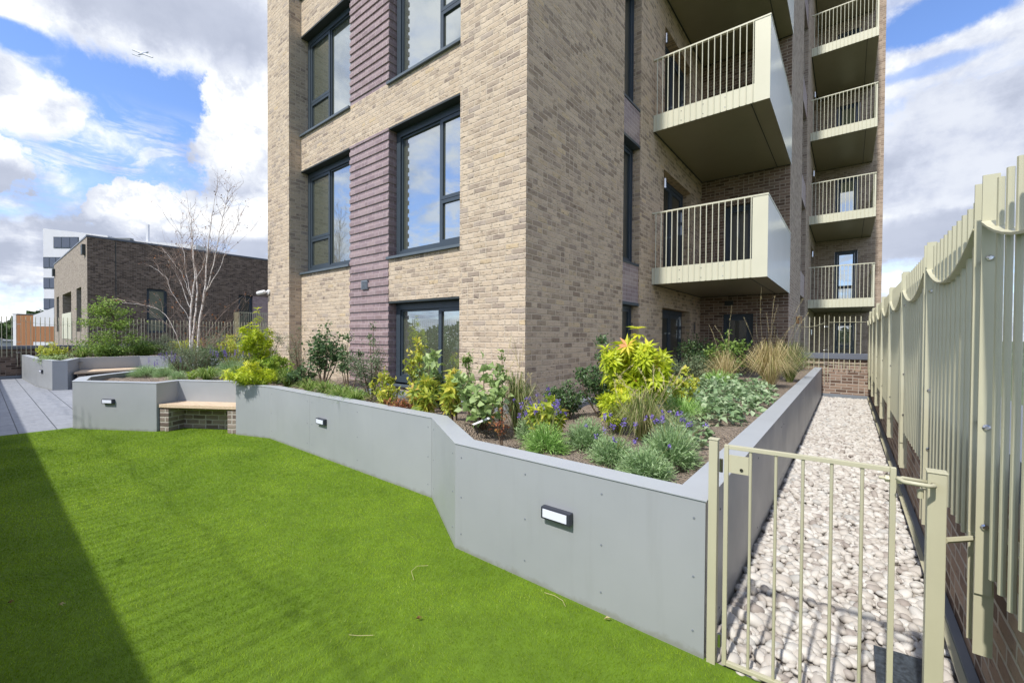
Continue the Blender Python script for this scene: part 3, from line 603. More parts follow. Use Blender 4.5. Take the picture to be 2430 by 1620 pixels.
# ---------------------------------------------------------------- parapets
def parapet(label, boxes, cop, fl, mat, name='parapet_wall'):
    m_ = MB(); [m_.box(*b) for b in boxes]; w = m_.build(name, mat, origin=(boxes[0][0], boxes[0][2], 0)); tag(w, label, 'wall')
    m_ = MB(); [m_.box(*b) for b in cop]; m_.build('coping', M['coping'], w)
    if fl: m_ = MB(); [m_.box(*b) for b in fl]; m_.build('flashing', M['flash'], w)
    return w
parapet('low brown brick parapet closing the far end of the pebble lane', [(-1.13, .445, 13.46, 13.76, -.03, .985)], [(-1.13, .443, 13.40, 13.80, .99, 1.125)], [(-1.13, .443, 13.42, 13.455, -.02, .105)], M['terrace'])
parapet('brown brick parapet along the pebble lane behind the cream fence', [(.45, .75, -.58, 13.77, -.03, .985)], [(.44, .82, -.6, 13.79, .99, 1.125)], [(.412, .447, 2.1, 13.40, -.02, .10)], M['terrace'])
parapet('dark brown brick parapet at the far left end of the terrace', [(-21.9, -21.6, -.88, 22, -.03, .975)], [(-21.95, -21.555, -.9, 22, .98, 1.085)], [(-21.597, -21.56, -.58, 21, -.02, .10)], M['dark_wall'] if 'dark_wall' in M else M['dark_far'])
parapet('brick parapet behind the photographer along the lawn edge', [(-21.59, .449, -.72, -.42, -.03, .975)], [(-21.55, .43, -.74, -.40, .98, 1.085)], None, M['terrace'])
m_ = MB(); m_.box(.385, .411, 2.15, 13.4, .075, .083); tag(m_.build('gravel_trim', M['cream']), 'thin pale metal trim along the right edge of the pebbles', 'edging')
# ---------------------------------------------------------------- fences
def mesh_of(mbx, name, mat, bevel=0):
    o = mbx.build(name, mat, bevel=bevel); me = o.data; bpy.data.objects.remove(o); return me
pk = MB(); pk.tube([(0, 0, .72), (0, 0, 2.048)], .0095, 8); PK = mesh_of(pk, 'picket', M['cream'])
def put(me, name, loc, parent, rz=0):
    o = bpy.data.objects.new(name, me); COL.objects.link(o); o.location = loc; o.rotation_euler = (0, 0, rz); o.parent = parent
    o.matrix_parent_inverse = parent.matrix_basis.inverted(); return o
def fence(label, P0, ax, posts, end, side, gap, step, ztop=2.09, zrail=1.93, dip=.13, lower=True, near_detail=False, merged=False, group='cream metal fences on the parapets'):
    """posts: distances along axis; side: unit vector towards the terrace"""
    P0 = np.array(P0, float); ax = np.array(ax, float); side = np.array(side, float); e = empty('metal_fence', (P0[0], P0[1], 0), label, 'fence', group)
    def pt(s, w, z): v = P0+ax*s-side*w; return (v[0], v[1], z)
    allp = list(posts)+[end]; pick = MB()
    def slab(mb_, s0, s1, w0, w1, z0, z1):
        a, b = pt(s0, w0, z0), pt(s1, w1, z1); mb_.box(a[0], b[0], a[1], b[1], z0, z1)
    for i, s in enumerate(posts):
        m_ = MB(); slab(m_, s, s+.008, -.042, .0, .62, ztop); slab(m_, s+gap, s+gap+.008, -.042, .0, .62, ztop)
        slab(m_, s+.0085, s+.0165, -.042, .006, .40, .80); slab(m_, s+gap-.0085, s+gap-.0005, -.042, .006, .40, .80)
        m_.build('post', M['cream'], e)
        m_ = MB()
        for z in (1.80, 1.21, .86):
            p = pt(s, -.021, z); a = np.array(p)-np.array([*ax, 0])*.0; m_.tube([a, a-np.array([*ax, 0])*.004, a-np.array([*ax, 0])*.010], [.011, .011, .006], 8)
            slab(m_, s+.009, s+gap-.001, -.026, -.014, z-.006, z+.006)
        m_.build('bolt', M['steel'], e)
        a0 = s+gap+.008; a1 = allp[i+1]; 
        if a1-a0 < .1: continue
        r = MB(); N = 14; prev = None; full = a1-a0 > .8
        for k in range(N+1):
            f = k/N; z = zrail-dip*(1-(2*f-1)**2) if full else zrail-.02; ss = a0+(a1-a0)*f
            cur = (ss, z)
            if prev:
                wo = -.045 if not merged else -.005; c = [pt(prev[0], wo, prev[1]-.008), pt(cur[0], wo, cur[1]-.008), pt(cur[0], .002, cur[1]-.008), pt(prev[0], .002, prev[1]-.008), pt(prev[0], wo, prev[1]), pt(cur[0], wo, cur[1]), pt(cur[0], .002, cur[1]), pt(prev[0], .002, prev[1])]
                r.hexa(c)
            prev = cur
        r.build('curved_rail', M['cream'], e)
        if lower:
            r = MB(); slab(r, a0, a1, .002, .03, .866, .874) if not merged else slab(r, a0, a1, -.02, .0, .866, .874); r.build('lower_rail', M['cream'], e)
        n = max(1, int(round((a1-a0)/step))-1)
        for k in range(1, n+1):
            q = pt(a0+(a1-a0)*k/(n+1), -.018, 0)
            if merged: pick.tube([(q[0], q[1], .72), (q[0], q[1], 2.048)], .0045, 5)
            else: put(PK, 'picket', q, e)
    if merged: tag(pick.build('picket', M['cream'], e), kind='stuff')
    return e
fence('tall cream metal fence of round bars running along the right side of the pebble lane', (.405, 0), (0, 1), [.82, 2.19, 3.52, 4.95, 6.37, 7.79, 9.21, 10.63, 12.05], 13.32, (-1, 0), .115, .105)
fence('short cream metal fence across the far end of the pebble lane', (-1.05, 13.44), (1, 0), [.575], 1.40, (0, -1), .088, .10)
fence('short cream metal fence across the far end of the pebble lane', (-1.9, 13.44), (1, 0), [.2], 1.425, (0, -1), .088, .10) if False else None
fence('grey-cream metal fence of thin bars on the far left parapet behind the shrubs', (-21.54, 0), (0, 1), [-.55, .82, 2.42, 3.97, 5.55, 7.13, 8.7, 10.2], 11.7, (1, 0), .09, .11)
fence('metal fence on the parapet behind the photographer', (-20.9, -.40), (1, 0), [1.42*i for i in range(15)], 21.3, (0, 1), .10, .11, merged=True)
# left bay of the end fence, hung from its own post
e2 = bpy.data.objects['metal_fence.001']
r = MB(); N = 12; pv = None
for k in range(N+1):
    f = k/N; x = -1.05-.15+.72*f; z = 1.93-.13*(1-(2*f*.85+.15-1)**2)
    if pv: r.hexa([(pv[0], 13.39, pv[1]-.008), (x, 13.39, z-.008), (x, 13.44, z-.008), (pv[0], 13.44, pv[1]-.008), (pv[0], 13.39, pv[1]), (x, 13.39, z), (x, 13.44, z), (pv[0], 13.44, pv[1])])
    pv = (x, z)
r.build('curved_rail', M['cream'], e2)
for k in range(6): put(PK, 'picket', (-1.10+.105*k, 13.42, 0), e2)
r = MB(); r.box(-1.13, -.476, 13.40, 13.44, .866, .874); r.build('lower_rail', M['cream'], e2)
# ---------------------------------------------------------------- gate
def post_thing(label, x0, x1, y0, y1, h, extra=None):
    m_ = MB(); m_.box(x0, x1, y0, y1, -.02, h-.006); o = m_.build('gate_post', M['cream'], bevel=.003, origin=(x0, y0, 0)); tag(o, label, 'gate post', 'gate posts at the pebble lane')
    m_ = MB(); m_.box(x0-.003, x1+.003, y0-.003, y1+.003, h-.0055, h); m_.build('post_cap', M['cream'], o, bevel=.002); return o
g1 = post_thing('cream square gate post against the planter corner', -.500, -.462, 2.108, 2.146, 1.05)
g2 = post_thing('cream square gate post with latch, nearest the tall fence', .231, .281, 2.113, 2.163, 1.045)
m_ = MB(); m_.tube([(.281, 2.14, .80), (.41, 2.30, .79)], .010, 6); m_.build('stay_bar', M['cream'], g2)
m_ = MB(); m_.tube([(.245, 2.115, 1.0), (.243, 2.07, 1.004), (.225, 2.05, 1.007), (.165, 2.055, 1.007), (.150, 2.085, 1.006), (.165, 2.115, 1.005), (.231, 2.13, 1.0)], .0075, 8, caps=True); m_.build('latch_hoop', M['cream'], g2, smooth=True)
G = empty('metal_gate', (-.436, 2.13, 0), 'low cream metal bar gate across the start of the pebble lane', 'gate')
ga, gb = np.array([-.436, 2.122]), np.array([.150, 2.158]); gd = (gb-ga)/np.linalg.norm(gb-ga); gn = np.array([-gd[1], gd[0]])
def gbar(mb_, u0, u1, z0, z1, w=.0095):
    a = ga+gd*u0; b = ga+gd*u1; mb_.hexa([(*(a-gn*w), z0), (*(b-gn*w), z0), (*(b+gn*w), z0), (*(a+gn*w), z0), (*(a-gn*w), z1), (*(b-gn*w), z1), (*(b+gn*w), z1), (*(a+gn*w), z1)])
L = float(np.linalg.norm(gb-ga))
m_ = MB(); gbar(m_, 0, .018, .02, 1.03, .010); gbar(m_, L-.018, L, .02, 1.03, .010); gbar(m_, .0185, L-.0185, 1.012, 1.03, .010); gbar(m_, .0185, L-.0185, .02, .038, .010); m_.build('frame', M['cream'], G, bevel=.002)
for k in range(5):
    m_ = MB(); u = .105+(L-.105)*k/5.03; 
    a = ga+gd*u; m_.tube([(*a, .0385), (*a, 1.0115)], .0062, 8); m_.build('bar', M['cream'], G)
m_ = MB(); gbar(m_, .0185, .098, .905, .985, .003); m_.build('lock_plate', M['cream'], G)
m_ = MB(); p = ga+gd*.07-gn*.003; m_.tube([(*p, .925), (*(p-gn*.004), .925)], .007, 10); m_.build('lock_pin', M['steel'], G)
for z in (.93, .12): m_ = MB(); m_.tube([(-.449, 2.122, z-.03), (-.449, 2.122, z+.03)], .008, 8); m_.build('hinge', M['steel'], G)
m_ = MB(); c = ga+gd*(L-.02); m_.tube([(*(c-gd*.03), .985), (*(c+gd*.075), .985)], .006, 8); m_.tube([(*(c-gd*.012), .985), (*(c-gd*.0), .985)], .014, 6); m_.tube([(*(c+gd*.022), .985), (*(c+gd*.036), .985)], .014, 6)
ring = [(*(c+gd*(.088+.022*math.cos(t))+gn*.018*math.sin(t)), .985) for t in np.linspace(0, 2*math.pi, 14)]; m_.tube(ring, .006, 6)
m_.tube([(*(c+gd*.088), .93), (*(c+gd*.088), .962)], .009, 8); m_.build('latch', M['cream'], G, smooth=False)
# ---------------------------------------------------------------- small fittings
def camera_thing():
    e = empty('security_camera', (-10.62, 4.27, 2.48), 'white bullet security camera on the outer corner of the brick building', 'camera')
    x, y, z = -10.70, 4.20, 2.50
    m_ = MB(); m_.tube([(-10.60, 4.249, 2.50), (-10.60, 4.215, 2.50)], .055, 16); m_.tube([(-10.60, 4.215, 2.50), (-10.64, 4.17, 2.50)], .022, 10); m_.build('bracket', M['white'], e, smooth=False)
    m_ = MB(); m_.tube([(-10.60, 4.165, 2.50), (-10.62, 4.15, 2.50), (-10.79, 4.08, 2.47), (-10.80, 4.077, 2.468)], [.02, .045, .045, .04], 16); m_.build('housing', M['white'], e, smooth=False)
    m_ = MB(); m_.tube([(-10.8005, 4.0765, 2.468), (-10.806, 4.074, 2.467)], .033, 16); m_.build('lens', M['black'], e)
camera_thing()
e = empty('bird_box', (-1.13, 14.26, 1.9), 'small orange timber bird box with a round hole on the brick corner', 'bird box')
m_ = MB(); m_.box(-1.13, -1.01, 14.10, 14.24, 1.90, 2.09); m_.build('box', M['oak'], e, bevel=.004)
m_ = MB(); m_.box(-1.132, -.99, 14.08, 14.25, 2.092, 2.115); m_.build('lid', M['timber'], e)
m_ = MB(); m_.tube([(-1.07, 14.101, 2.03), (-1.07, 14.097, 2.03)], .018, 12); m_.build('entrance_hole', M['black'], e)
def tube_light(x, y, z, where):
    e = empty('wall_light', (x, y, z), 'slim steel tube wall light '+where, 'wall light', 'tube lights beside the balcony doors')
    m_ = MB(); m_.tube([(x+.06, y, z-.10), (x+.06, y, z+.10)], .026, 12); m_.build('tube', M['steel'], e, smooth=False)
    m_ = MB(); m_.tube([(x+.001, y, z-.0), (x+.045, y, z-.0)], .014, 8); m_.build('bracket', M['steel'], e)
tube_light(-3.156, 9.12, 4.78, 'left of the door above the lower near balcony'); tube_light(-3.156, 9.12, 7.83, 'left of the door above the upper near balcony')
tube_light(-1.137, 19.35, 1.72, 'beside the ground door behind the end fence'); tube_light(-1.137, 19.35, 4.62, 'beside the door of the lowest tower balcony'); tube_light(-1.137, 19.35, 7.6, 'beside the door of the second tower balcony'); tube_light(-1.137, 19.35, 10.5, 'beside the door of the third tower balcony')
m_ = MB(); m_.box(-3.150, -3.115, 11.50, 11.62, 1.60, 1.90); o = m_.build('intercom', M['steel'], origin=(-3.15, 11.56, 1.6)); tag(o, 'steel intercom panel on the brick wall right of the ground floor lane door', 'intercom')
m_ = MB(); m_.box(-3.1145, -3.113, 11.53, 11.59, 1.70, 1.84); m_.build('button_plate', M['black'], o)
m_ = MB(); m_.hexa([(.118, 2.18, .03), (.262, 2.20, .03), (.278, 2.60, .075), (.112, 2.575, .078), (.118, 2.18, .05), (.262, 2.20, .05), (.278, 2.60, .095), (.112, 2.575, .098)]); tag(m_.build('stone_slab', M['slab'], origin=(.19, 2.4, .05)), 'speckled black stone slab lying on the pebbles behind the gate post', 'slab')
# ---------------------------------------------------------------- background buildings
e = empty('brick_block', (-34, 3.93, -9), 'dark brown brick flat-roofed block beyond the left parapet', 'building')
m_ = MB(); fx = FX(-34.); fy = FY(3.93)
hx = [(6.54, 7.55, 1.55, 4.30), (11.58, 13.9, 1.3, 4.30)]; hy = [(-48.9, -47.3, 1.6, 4.3), (-45.2, -40.6, 1.3, 4.3), (-38.2, -36.2, 1.6, 4.3)]
sheet(m_, fx, 3.93, 24, -9, 7.0, hx, .3); w1 = m_.build('dark_wall', M['dark_far'], e)
m_ = MB(); sheet(m_, fy, -50.5, -34, -9, 7.0, hy, .9); m_.quad((-50.5, 3.93, -9), (-50.5, 24, -9), (-50.5, 24, 7), (-50.5, 3.93, 7)); m_.build('sunlit_wall', M['sunlit_far'], e)
m_ = MB(); m_.poly([(-50.5, 3.93, 6.9), (-34, 3.93, 6.9), (-34, 24, 6.9), (-50.5, 24, 6.9)]); rf = m_.build('roof', M['roofgrey'], e)
m_ = MB(); m_.box(-34.2, -33.96, 3.9, 24, 6.995, 7.10); m_.box(-50.55, -34.21, 3.9, 4.1, 6.995, 7.08); m_.build('roof_edge', M['coping'], rf)
window(fx, 6.543, 7.547, 1.553, 4.297, .1, 'stack', gm='glass_green', parent=e, t=.08)
window(fx, 11.583, 12.5, 1.303, 4.297, .15, 'plain', gm='glass_dark', parent=e, t=.1)
m_ = MB(); m_.fbox(fx, 12.51, 13.897, .03, .3, 1.305, 4.295); m_.build('purple_infill_panel', M['purple'], e)
for (a, b, c, d_) in hy: m_ = MB(); m_.fbox(fy, a, b, .86, .9, c, d_); m_.build('recess_back', M['dark_far'], e)
for a, b in ((-48.88, -47.32), (-38.18, -36.22)): window(fy, a, b, 1.605, 4.295, .5, 'plain', gm='glass_dark', parent=e, t=.1)
m_ = MB(); m_.fbox(fy, -45.3, -40.5, -.03, .0, 1.1, 2.9); m_.build('balcony_panel', M['balc'], e)
def rear_balcony():
    m_ = MB(); m_.box(-33.98, -32.95, 11.27, 16, 1.30, 1.62); s = m_.build('balcony', M['balc'], e)
    m_ = MB(); m_.box(-33.98, -32.95, 11.235, 11.265, 1.28, 3.04); m_.build('side_panel', M['under'], s)
    m_ = MB(); m_.box(-32.99, -32.945, 11.27, 16, 3.0, 3.04); [m_.tube([(-32.955, 11.3+.13*k, 1.3), (-32.955, 11.3+.13*k, 3.0)], .02, 5) for k in range(22)]; m_.build('balustrade', M['cream'], s)
rear_balcony()
for x, n_ in ((-35.0, 'near'), (-50.2, 'far')): m_ = MB(); m_.box(x, x+.55, 3.78, 3.928, 6.05, 6.62); m_.build('wall_lamp', M['soffit'], e)
m_ = MB(); m_.fbox(fx, 5.12, 5.16, -.002, .01, -2, 6.9); m_.build('movement_joint', M['soffit'], e)
M['slate_pane'] = simple('slate_pane', (.085, .10, .14), .3)
# white block far behind
e = empty('white_block', (-93.9, 6.2, -9), 'tall white rendered block with dark strip windows far behind the brick block', 'building')
a = np.array([-93.954, 6.23]); b = np.array([-77.34, 19.356]); d = (b-a)/np.linalg.norm(b-a); nn_ = np.array([-d[1], d[0]])
def wb(u0, u1, w0, w1, z0, z1, name, mat, par=e, z1b=None):
    m_ = MB(); c = [a+d*u+nn_*w for u, w in ((u0, w0), (u1, w0), (u1, w1), (u0, w1))]; zz = z1b if z1b is not None else z1
    m_.hexa([(*v, z0) for v in c]+[(*c[0], z1), (*c[1], zz), (*c[2], zz), (*c[3], z1)]); return m_.build(name, mat, par)
wb(0, 9.6, 0, 9, -9, 17.0, 'wall', M['render'], z1b=16.0); wb(9.61, 22, 1.0, 9, -9, 15.7, 'wall', M['render'], z1b=14.9)
wb(-.05, 9.6, -.1, 9, 17.01, 17.15, 'roof_edge', M['coping'], z1b=16.15) if False else None
wb(9.7, 12.6, .4, .99, 14.9, 15.75, 'plant_screen', M['roofgrey']); wb(13.6, 13.9, 2, 2.3, 15.4, 18.2, 'flue', M['render'])
for (u0, u1, z0, z1) in ((1.6, 5.3, 14.1, 15.75), (.05, 2.9, 11.15, 12.75), (.05, 2.9, 8.1, 9.7), (.05, 2.9, 5.0, 6.6)):
    w = wb(u0, u1, -.06, -.005, z0, z1, 'window', M['frame'])
    k = (u1-u0)/3
    for q_ in range(3): wb(u0+q_*k+.06, u0+(q_+1)*k-.06, -.08, -.061, z0+.1, z1-.1, 'pane', M['slate_pane'], w)
# clad box and white lower wing
e = empty('clad_block', (-69, 2.6, -9), 'low block with orange timber cladding beyond the left parapet', 'building')
def cb(P, Q, th, z0, z1, name, mat, z1b=None):
    P = np.array(P, float); Q = np.array(Q, float); dd = (Q-P)/np.linalg.norm(Q-P); n_ = np.array([-dd[1], dd[0]])*th; zz = z1b if z1b is not None else z1
    m_ = MB(); c = [P, Q, Q+n_, P+n_]; m_.hexa([(*v, z0) for v in c]+[(*c[0], z1), (*c[1], zz), (*c[2], zz), (*c[3], z1)]); return m_.build(name, mat, e)
cb((-69.23, 2.61), (-67.83, 3.72), 5, -9, 3.36, 'clad_wall', M['clad']); cb((-69.55, 2.40), (-69.24, 2.60), 5, -9, 3.42, 'white_return', M['render']); cb((-69.6, 2.37), (-67.8, 3.74), 5.2, 3.43, 3.50, 'roof_edge', M['roofgrey'])
cb((-67.81, 3.74), (-66.1, 5.11), 6, 2.2, 3.36, 'white_wall', M['render'], z1b=4.2); cb((-67.81, 3.74), (-66.1, 5.11), 6, .55, 2.19, 'clad_wall', M['clad']); cb((-67.81, 3.74), (-66.1, 5.11), 6, -9, .54, 'white_wall', M['render'])
for i, (x0, x1, y0, y1, zt, mt, lb) in enumerate(((-104, -90, -14, 2.2, .6, 'shed', 'long pale industrial shed low on the left horizon'), (-150, -120, -30, 6.5, -.2, 'shed', 'wide pale warehouse low on the left horizon behind the shed'), (-86, -76, -7, 1.6, -1.0, 'shed', 'nearest low pale shed beyond the left parapet'))):
    m_ = MB(); m_.box(x0, x1, y0, y1, -9, zt); o = m_.build('shed', M[mt], origin=(x0, y0, -9)); tag(o, lb, 'shed')
    m_ = MB(); c = (y0+y1)/2; m_.poly([(x1+.2, y0-.2, zt+.01), (x1+.2, y1+.2, zt+.01), (x1+.2, c, zt+1.1)]); m_.poly([(x0, y0-.2, zt+.01), (x0, c, zt+1.1), (x0, y1+.2, zt+.01)]); m_.quad((x1+.2, y0-.2, zt+.01), (x1+.2, c, zt+1.1), (x0, c, zt+1.1), (x0, y0-.2, zt+.01)); m_.quad((x1+.2, c, zt+1.1), (x1+.2, y1+.2, zt+.01), (x0, y1+.2, zt+.01), (x0, c, zt+1.1)); m_.build('roof', M['roofgrey'], o)
# aeroplane
d_ = FW*FPX + RT*(340-1215) - UP*(127-810); d_ = d_/np.linalg.norm(d_); pc = CAM+d_*560
e = empty('aeroplane', pc, 'tiny grey aeroplane flying in the blue gap of the clouds', 'aeroplane')
ex = (RT*.93-UP*.36); ey = (UP*.93+RT*.36+FW*.9); ey -= ex*(ey@ex); ey /= np.linalg.norm(ey); ex /= np.linalg.norm(ex); ez = np.cross(ex, ey)
P_ = lambda x, y, z=0: pc+ex*x+ey*y+ez*z
gm_ = simple('aircraft_grey', (.60, .62, .66), .5)
m_ = MB(); m_.tube([P_(0, 5.5), P_(0, 4.5), P_(0, 0), P_(0, -5), P_(0, -7.5)], [.25, .8, .8, .6, .2], 8); m_.build('fuselage', gm_, e)
for s in (1, -1):
    m_ = MB(); r_ = [P_(0, 1.5), P_(s*9.5, .0), P_(s*9.5, -1.3), P_(0, -1.8)]; m_.hexa([v-ez*.3 for v in r_]+[v+ez*.3 for v in r_]); m_.build('wing', gm_, e)
    m_ = MB(); r_ = [P_(0, -6.2), P_(s*3.6, -7.0), P_(s*3.6, -7.7), P_(0, -7.6)]; m_.hexa([v-ez*.25 for v in r_]+[v+ez*.25 for v in r_]); m_.build('tailplane', gm_, e)
# ---------------------------------------------------------------- array meshes with a per-face random value
def arr_mesh(name, V, Fc, rnd, mat, parent=None, smooth=False, origin=None):
    V = np.asarray(V, float); Fc = np.asarray(Fc, int); k = Fc.shape[1]; me = bpy.data.meshes.new(name)
    if origin is not None: V = V-np.array(origin)
    me.vertices.add(len(V)); me.vertices.foreach_set('co', V.ravel()); me.loops.add(Fc.size); me.loops.foreach_set('vertex_index', Fc.ravel())
    me.polygons.add(len(Fc)); me.polygons.foreach_set('loop_start', np.arange(len(Fc))*k); me.polygons.foreach_set('loop_total', np.full(len(Fc), k))
    a = me.attributes.new('rnd', 'FLOAT', 'FACE'); a.data.foreach_set('value', np.asarray(rnd, float)); me.update(calc_edges=True); me.validate()
    o = link(name, me, mat, parent, smooth)
    if origin is not None: o.location = tuple(map(float, origin))
    return o
def unit(v): v = np.asarray(v, float); return v/np.maximum(1e-9, np.linalg.norm(v, axis=-1, keepdims=True))
def leaf_arrays(C, D, Nn, L, W, fold=.25, droop=.15):
    "kite-shaped folded leaves: centres of the stalk end C, axes D, normals Nn, lengths L, widths W -> two quads each"
    n = len(C); D = unit(D); S = unit(np.cross(D, Nn)); Nn = unit(np.cross(S, D)); L = np.broadcast_to(L, n)[:, None]; W = np.broadcast_to(W, n)[:, None]
    mid = C+D*L*.45; tip = C+D*L-Nn*L*droop
    l = mid+S*W*.5+Nn*W*fold; r = mid-S*W*.5+Nn*W*fold; m = mid
    V = np.stack([C, l, tip, r, m], 1).reshape(-1, 3); i = np.arange(n)[:, None]*5
    return V, np.concatenate([i+np.array([[0, 1, 2, 4]]), i+np.array([[0, 4, 2, 3]])], 1).reshape(-1, 4)
class Cloud:
    def __init__(s): s.V = []; s.F = []; s.R = []; s.n = 0
    def add(s, V, F, R): s.V.append(V); s.F.append(F+s.n); s.R.append(R); s.n += len(V)
    def leaves(s, C, D, Nn, L, W, r=None, **k):
        V, F = leaf_arrays(C, D, Nn, L, W, **k); r = RNG.random(len(C)) if r is None else np.broadcast_to(r, len(C)); s.add(V, F, np.repeat(np.clip(r, 0, 1), 2))
    def blades(s, P0, P1, P2, P3, w, r=None):
        "curved ribbon blades through four points, tapering"
        n = len(P0); side = unit(np.cross(P2-P0+1e-6, np.array([0, 0, 1.0])+RNG.normal(0, .4, (n, 3)))); w = np.broadcast_to(w, n)[:, None]
        V = np.stack([P0-side*w, P0+side*w, P1-side*w*.9, P1+side*w*.9, P2-side*w*.6, P2+side*w*.6, P3-side*w*.08, P3+side*w*.08], 1).reshape(-1, 3)
        i = np.arange(n)[:, None]*8; F = np.concatenate([i+np.array([[0, 1, 3, 2]]), i+np.array([[2, 3, 5, 4]]), i+np.array([[4, 5, 7, 6]])], 1).reshape(-1, 4)
        r = RNG.random(n) if r is None else np.broadcast_to(r, n); s.add(V, F, np.repeat(np.clip(r, 0, 1), 3))
    def tube(s, pts, rs, seg=4, r=None):
        pts = np.asarray(pts, float); k = len(pts); T = unit(np.gradient(pts, axis=0)); U = unit(np.cross(T, np.array([.31, .17, .93]))); Wv = np.cross(T, U)
        an = np.arange(seg)*2*math.pi/seg; rs = np.broadcast_to(rs, k)
        V = (pts[:, None]+(U[:, None]*np.cos(an)[None, :, None]+Wv[:, None]*np.sin(an)[None, :, None])*rs[:, None, None]).reshape(-1, 3)
        F = np.array([[a*seg+q, a*seg+(q+1) % seg, (a+1)*seg+(q+1) % seg, (a+1)*seg+q] for a in range(k-1) for q in range(seg)])
        s.add(V, F, np.full(len(F), random.random() if r is None else r))
    def build(s, name, mat, parent=None, smooth=False, origin=None):
        if not s.V: return None
        return arr_mesh(name, np.concatenate(s.V), np.concatenate(s.F), np.concatenate(s.R), mat, parent, smooth, origin)
def rdir(n): return unit(RNG.normal(0, 1, (n, 3)))
SOIL = .60
def hpx(P, y0, y1): return (y0-y1)/FPX*depth(P)       # surveyed height
def seat(P):
    x, y, z = [float(v) for v in P]
    return (x, y, soil_z(x, y)-.005) if abs(z-SOIL) < 1e-6 else (x, y, z)
# ---- plant generators: every plant is a thing with stem and foliage (and flower) parts
def curve(p0, p1, bend, n=5):
    t = np.linspace(0, 1, n)[:, None]; p0, p1 = np.array(p0, float), np.array(p1, float); b = np.array(bend, float)
    return p0*(1-t)+p1*t+4*t*(1-t)*b
def shrub(name, label, P, h, w, leaf, lsize, nst=6, per=60, cat='shrub', stem='stem', bare=.25, clump=.10, up=.5, lw=.5, whorl=0, group=None, lean=(0, 0), side=5, base=.03, rfun=None):
    P = seat(P); e = empty(name, P, label, cat, group); st = Cloud(); lf = Cloud(); P = np.array(P, float)
    for i in range(nst):
        an = 2*math.pi*(i+random.random()*.7)/nst; rr = w*(.25+.75*math.sqrt(random.random())) if i else 0
        hh = h*(random.uniform(.72, 1.0) if i else 1.0)*(1-.25*(rr/max(w, .01))**2)
        tip = P+np.array([math.cos(an)*rr+lean[0]*h, math.sin(an)*rr+lean[1]*h, hh]); b0 = P+np.array([math.cos(an), math.sin(an), 0])*base*random.random()
        pts = curve(b0, tip, [random.uniform(-.05, .05)*h, random.uniform(-.05, .05)*h, -.02*h*0], 6); st.tube(pts, np.linspace(.0045+h*.006, .002, 6))
        tips = [(pts[-1], pts[-1]-pts[-2])]
        for q in range(side):
            f = random.uniform(bare, .97); k = min(4, int(f*5)); a = pts[k]+(pts[k+1]-pts[k])*(f*5-k)
            dd = np.array([random.gauss(0, 1), random.gauss(0, 1), random.uniform(.2, 1.2)]); dd /= np.linalg.norm(dd); b = a+dd*w*random.uniform(.25, .6)*(1.1-f*.6)
            sp = curve(a, b, [0, 0, -.01], 4); st.tube(sp, np.linspace(.003+h*.002, .0015, 4), 3); tips.append((b, dd)); tips.append(((a+b)/2, dd))
        n = max(3, int(per/len(tips)))
        for t_, d_ in tips:
            d_ = np.array(d_)/np.linalg.norm(d_)
            if whorl:
                for rep in range(2):
                    c = t_-d_*lsize*.5*rep; m = whorl; an2 = np.arange(m)*2*math.pi/m+random.random()*3
                    u = unit(np.cross(d_, [.3, .5, .8])); v = np.cross(d_, u); el = .35-.5*rep+RNG.normal(0, .18, m)
                    D = (u*np.cos(an2)[:, None]+v*np.sin(an2)[:, None])*np.cos(el)[:, None]+d_*np.sin(el)[:, None]
                    r0 = random.random() if rfun is None else rfun(t_, P, h)
                    lf.leaves(np.repeat([c], m, 0), D, np.repeat([d_], m, 0)+RNG.normal(0, .2, (m, 3)), lsize*RNG.uniform(.75, 1.15, m), lsize*lw*RNG.uniform(.8, 1.1, m), np.minimum(r0+RNG.normal(0, .12, m), .88 if r0 < .9 else 1.0))
            else:
                c = t_+RNG.normal(0, 1, (n, 3))*clump*np.array([1, 1, .8])*max(.4, w*2.2)*.5-d_*clump*.3; D = rdir(n)+np.array([0, 0, up*.6])+d_*.5
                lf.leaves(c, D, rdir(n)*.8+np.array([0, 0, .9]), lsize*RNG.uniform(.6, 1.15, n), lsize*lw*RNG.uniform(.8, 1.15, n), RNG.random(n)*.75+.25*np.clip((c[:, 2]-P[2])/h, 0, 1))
    st.build('stem', LM[stem], e, origin=P); lf.build('foliage', LM[leaf], e, origin=P); return e
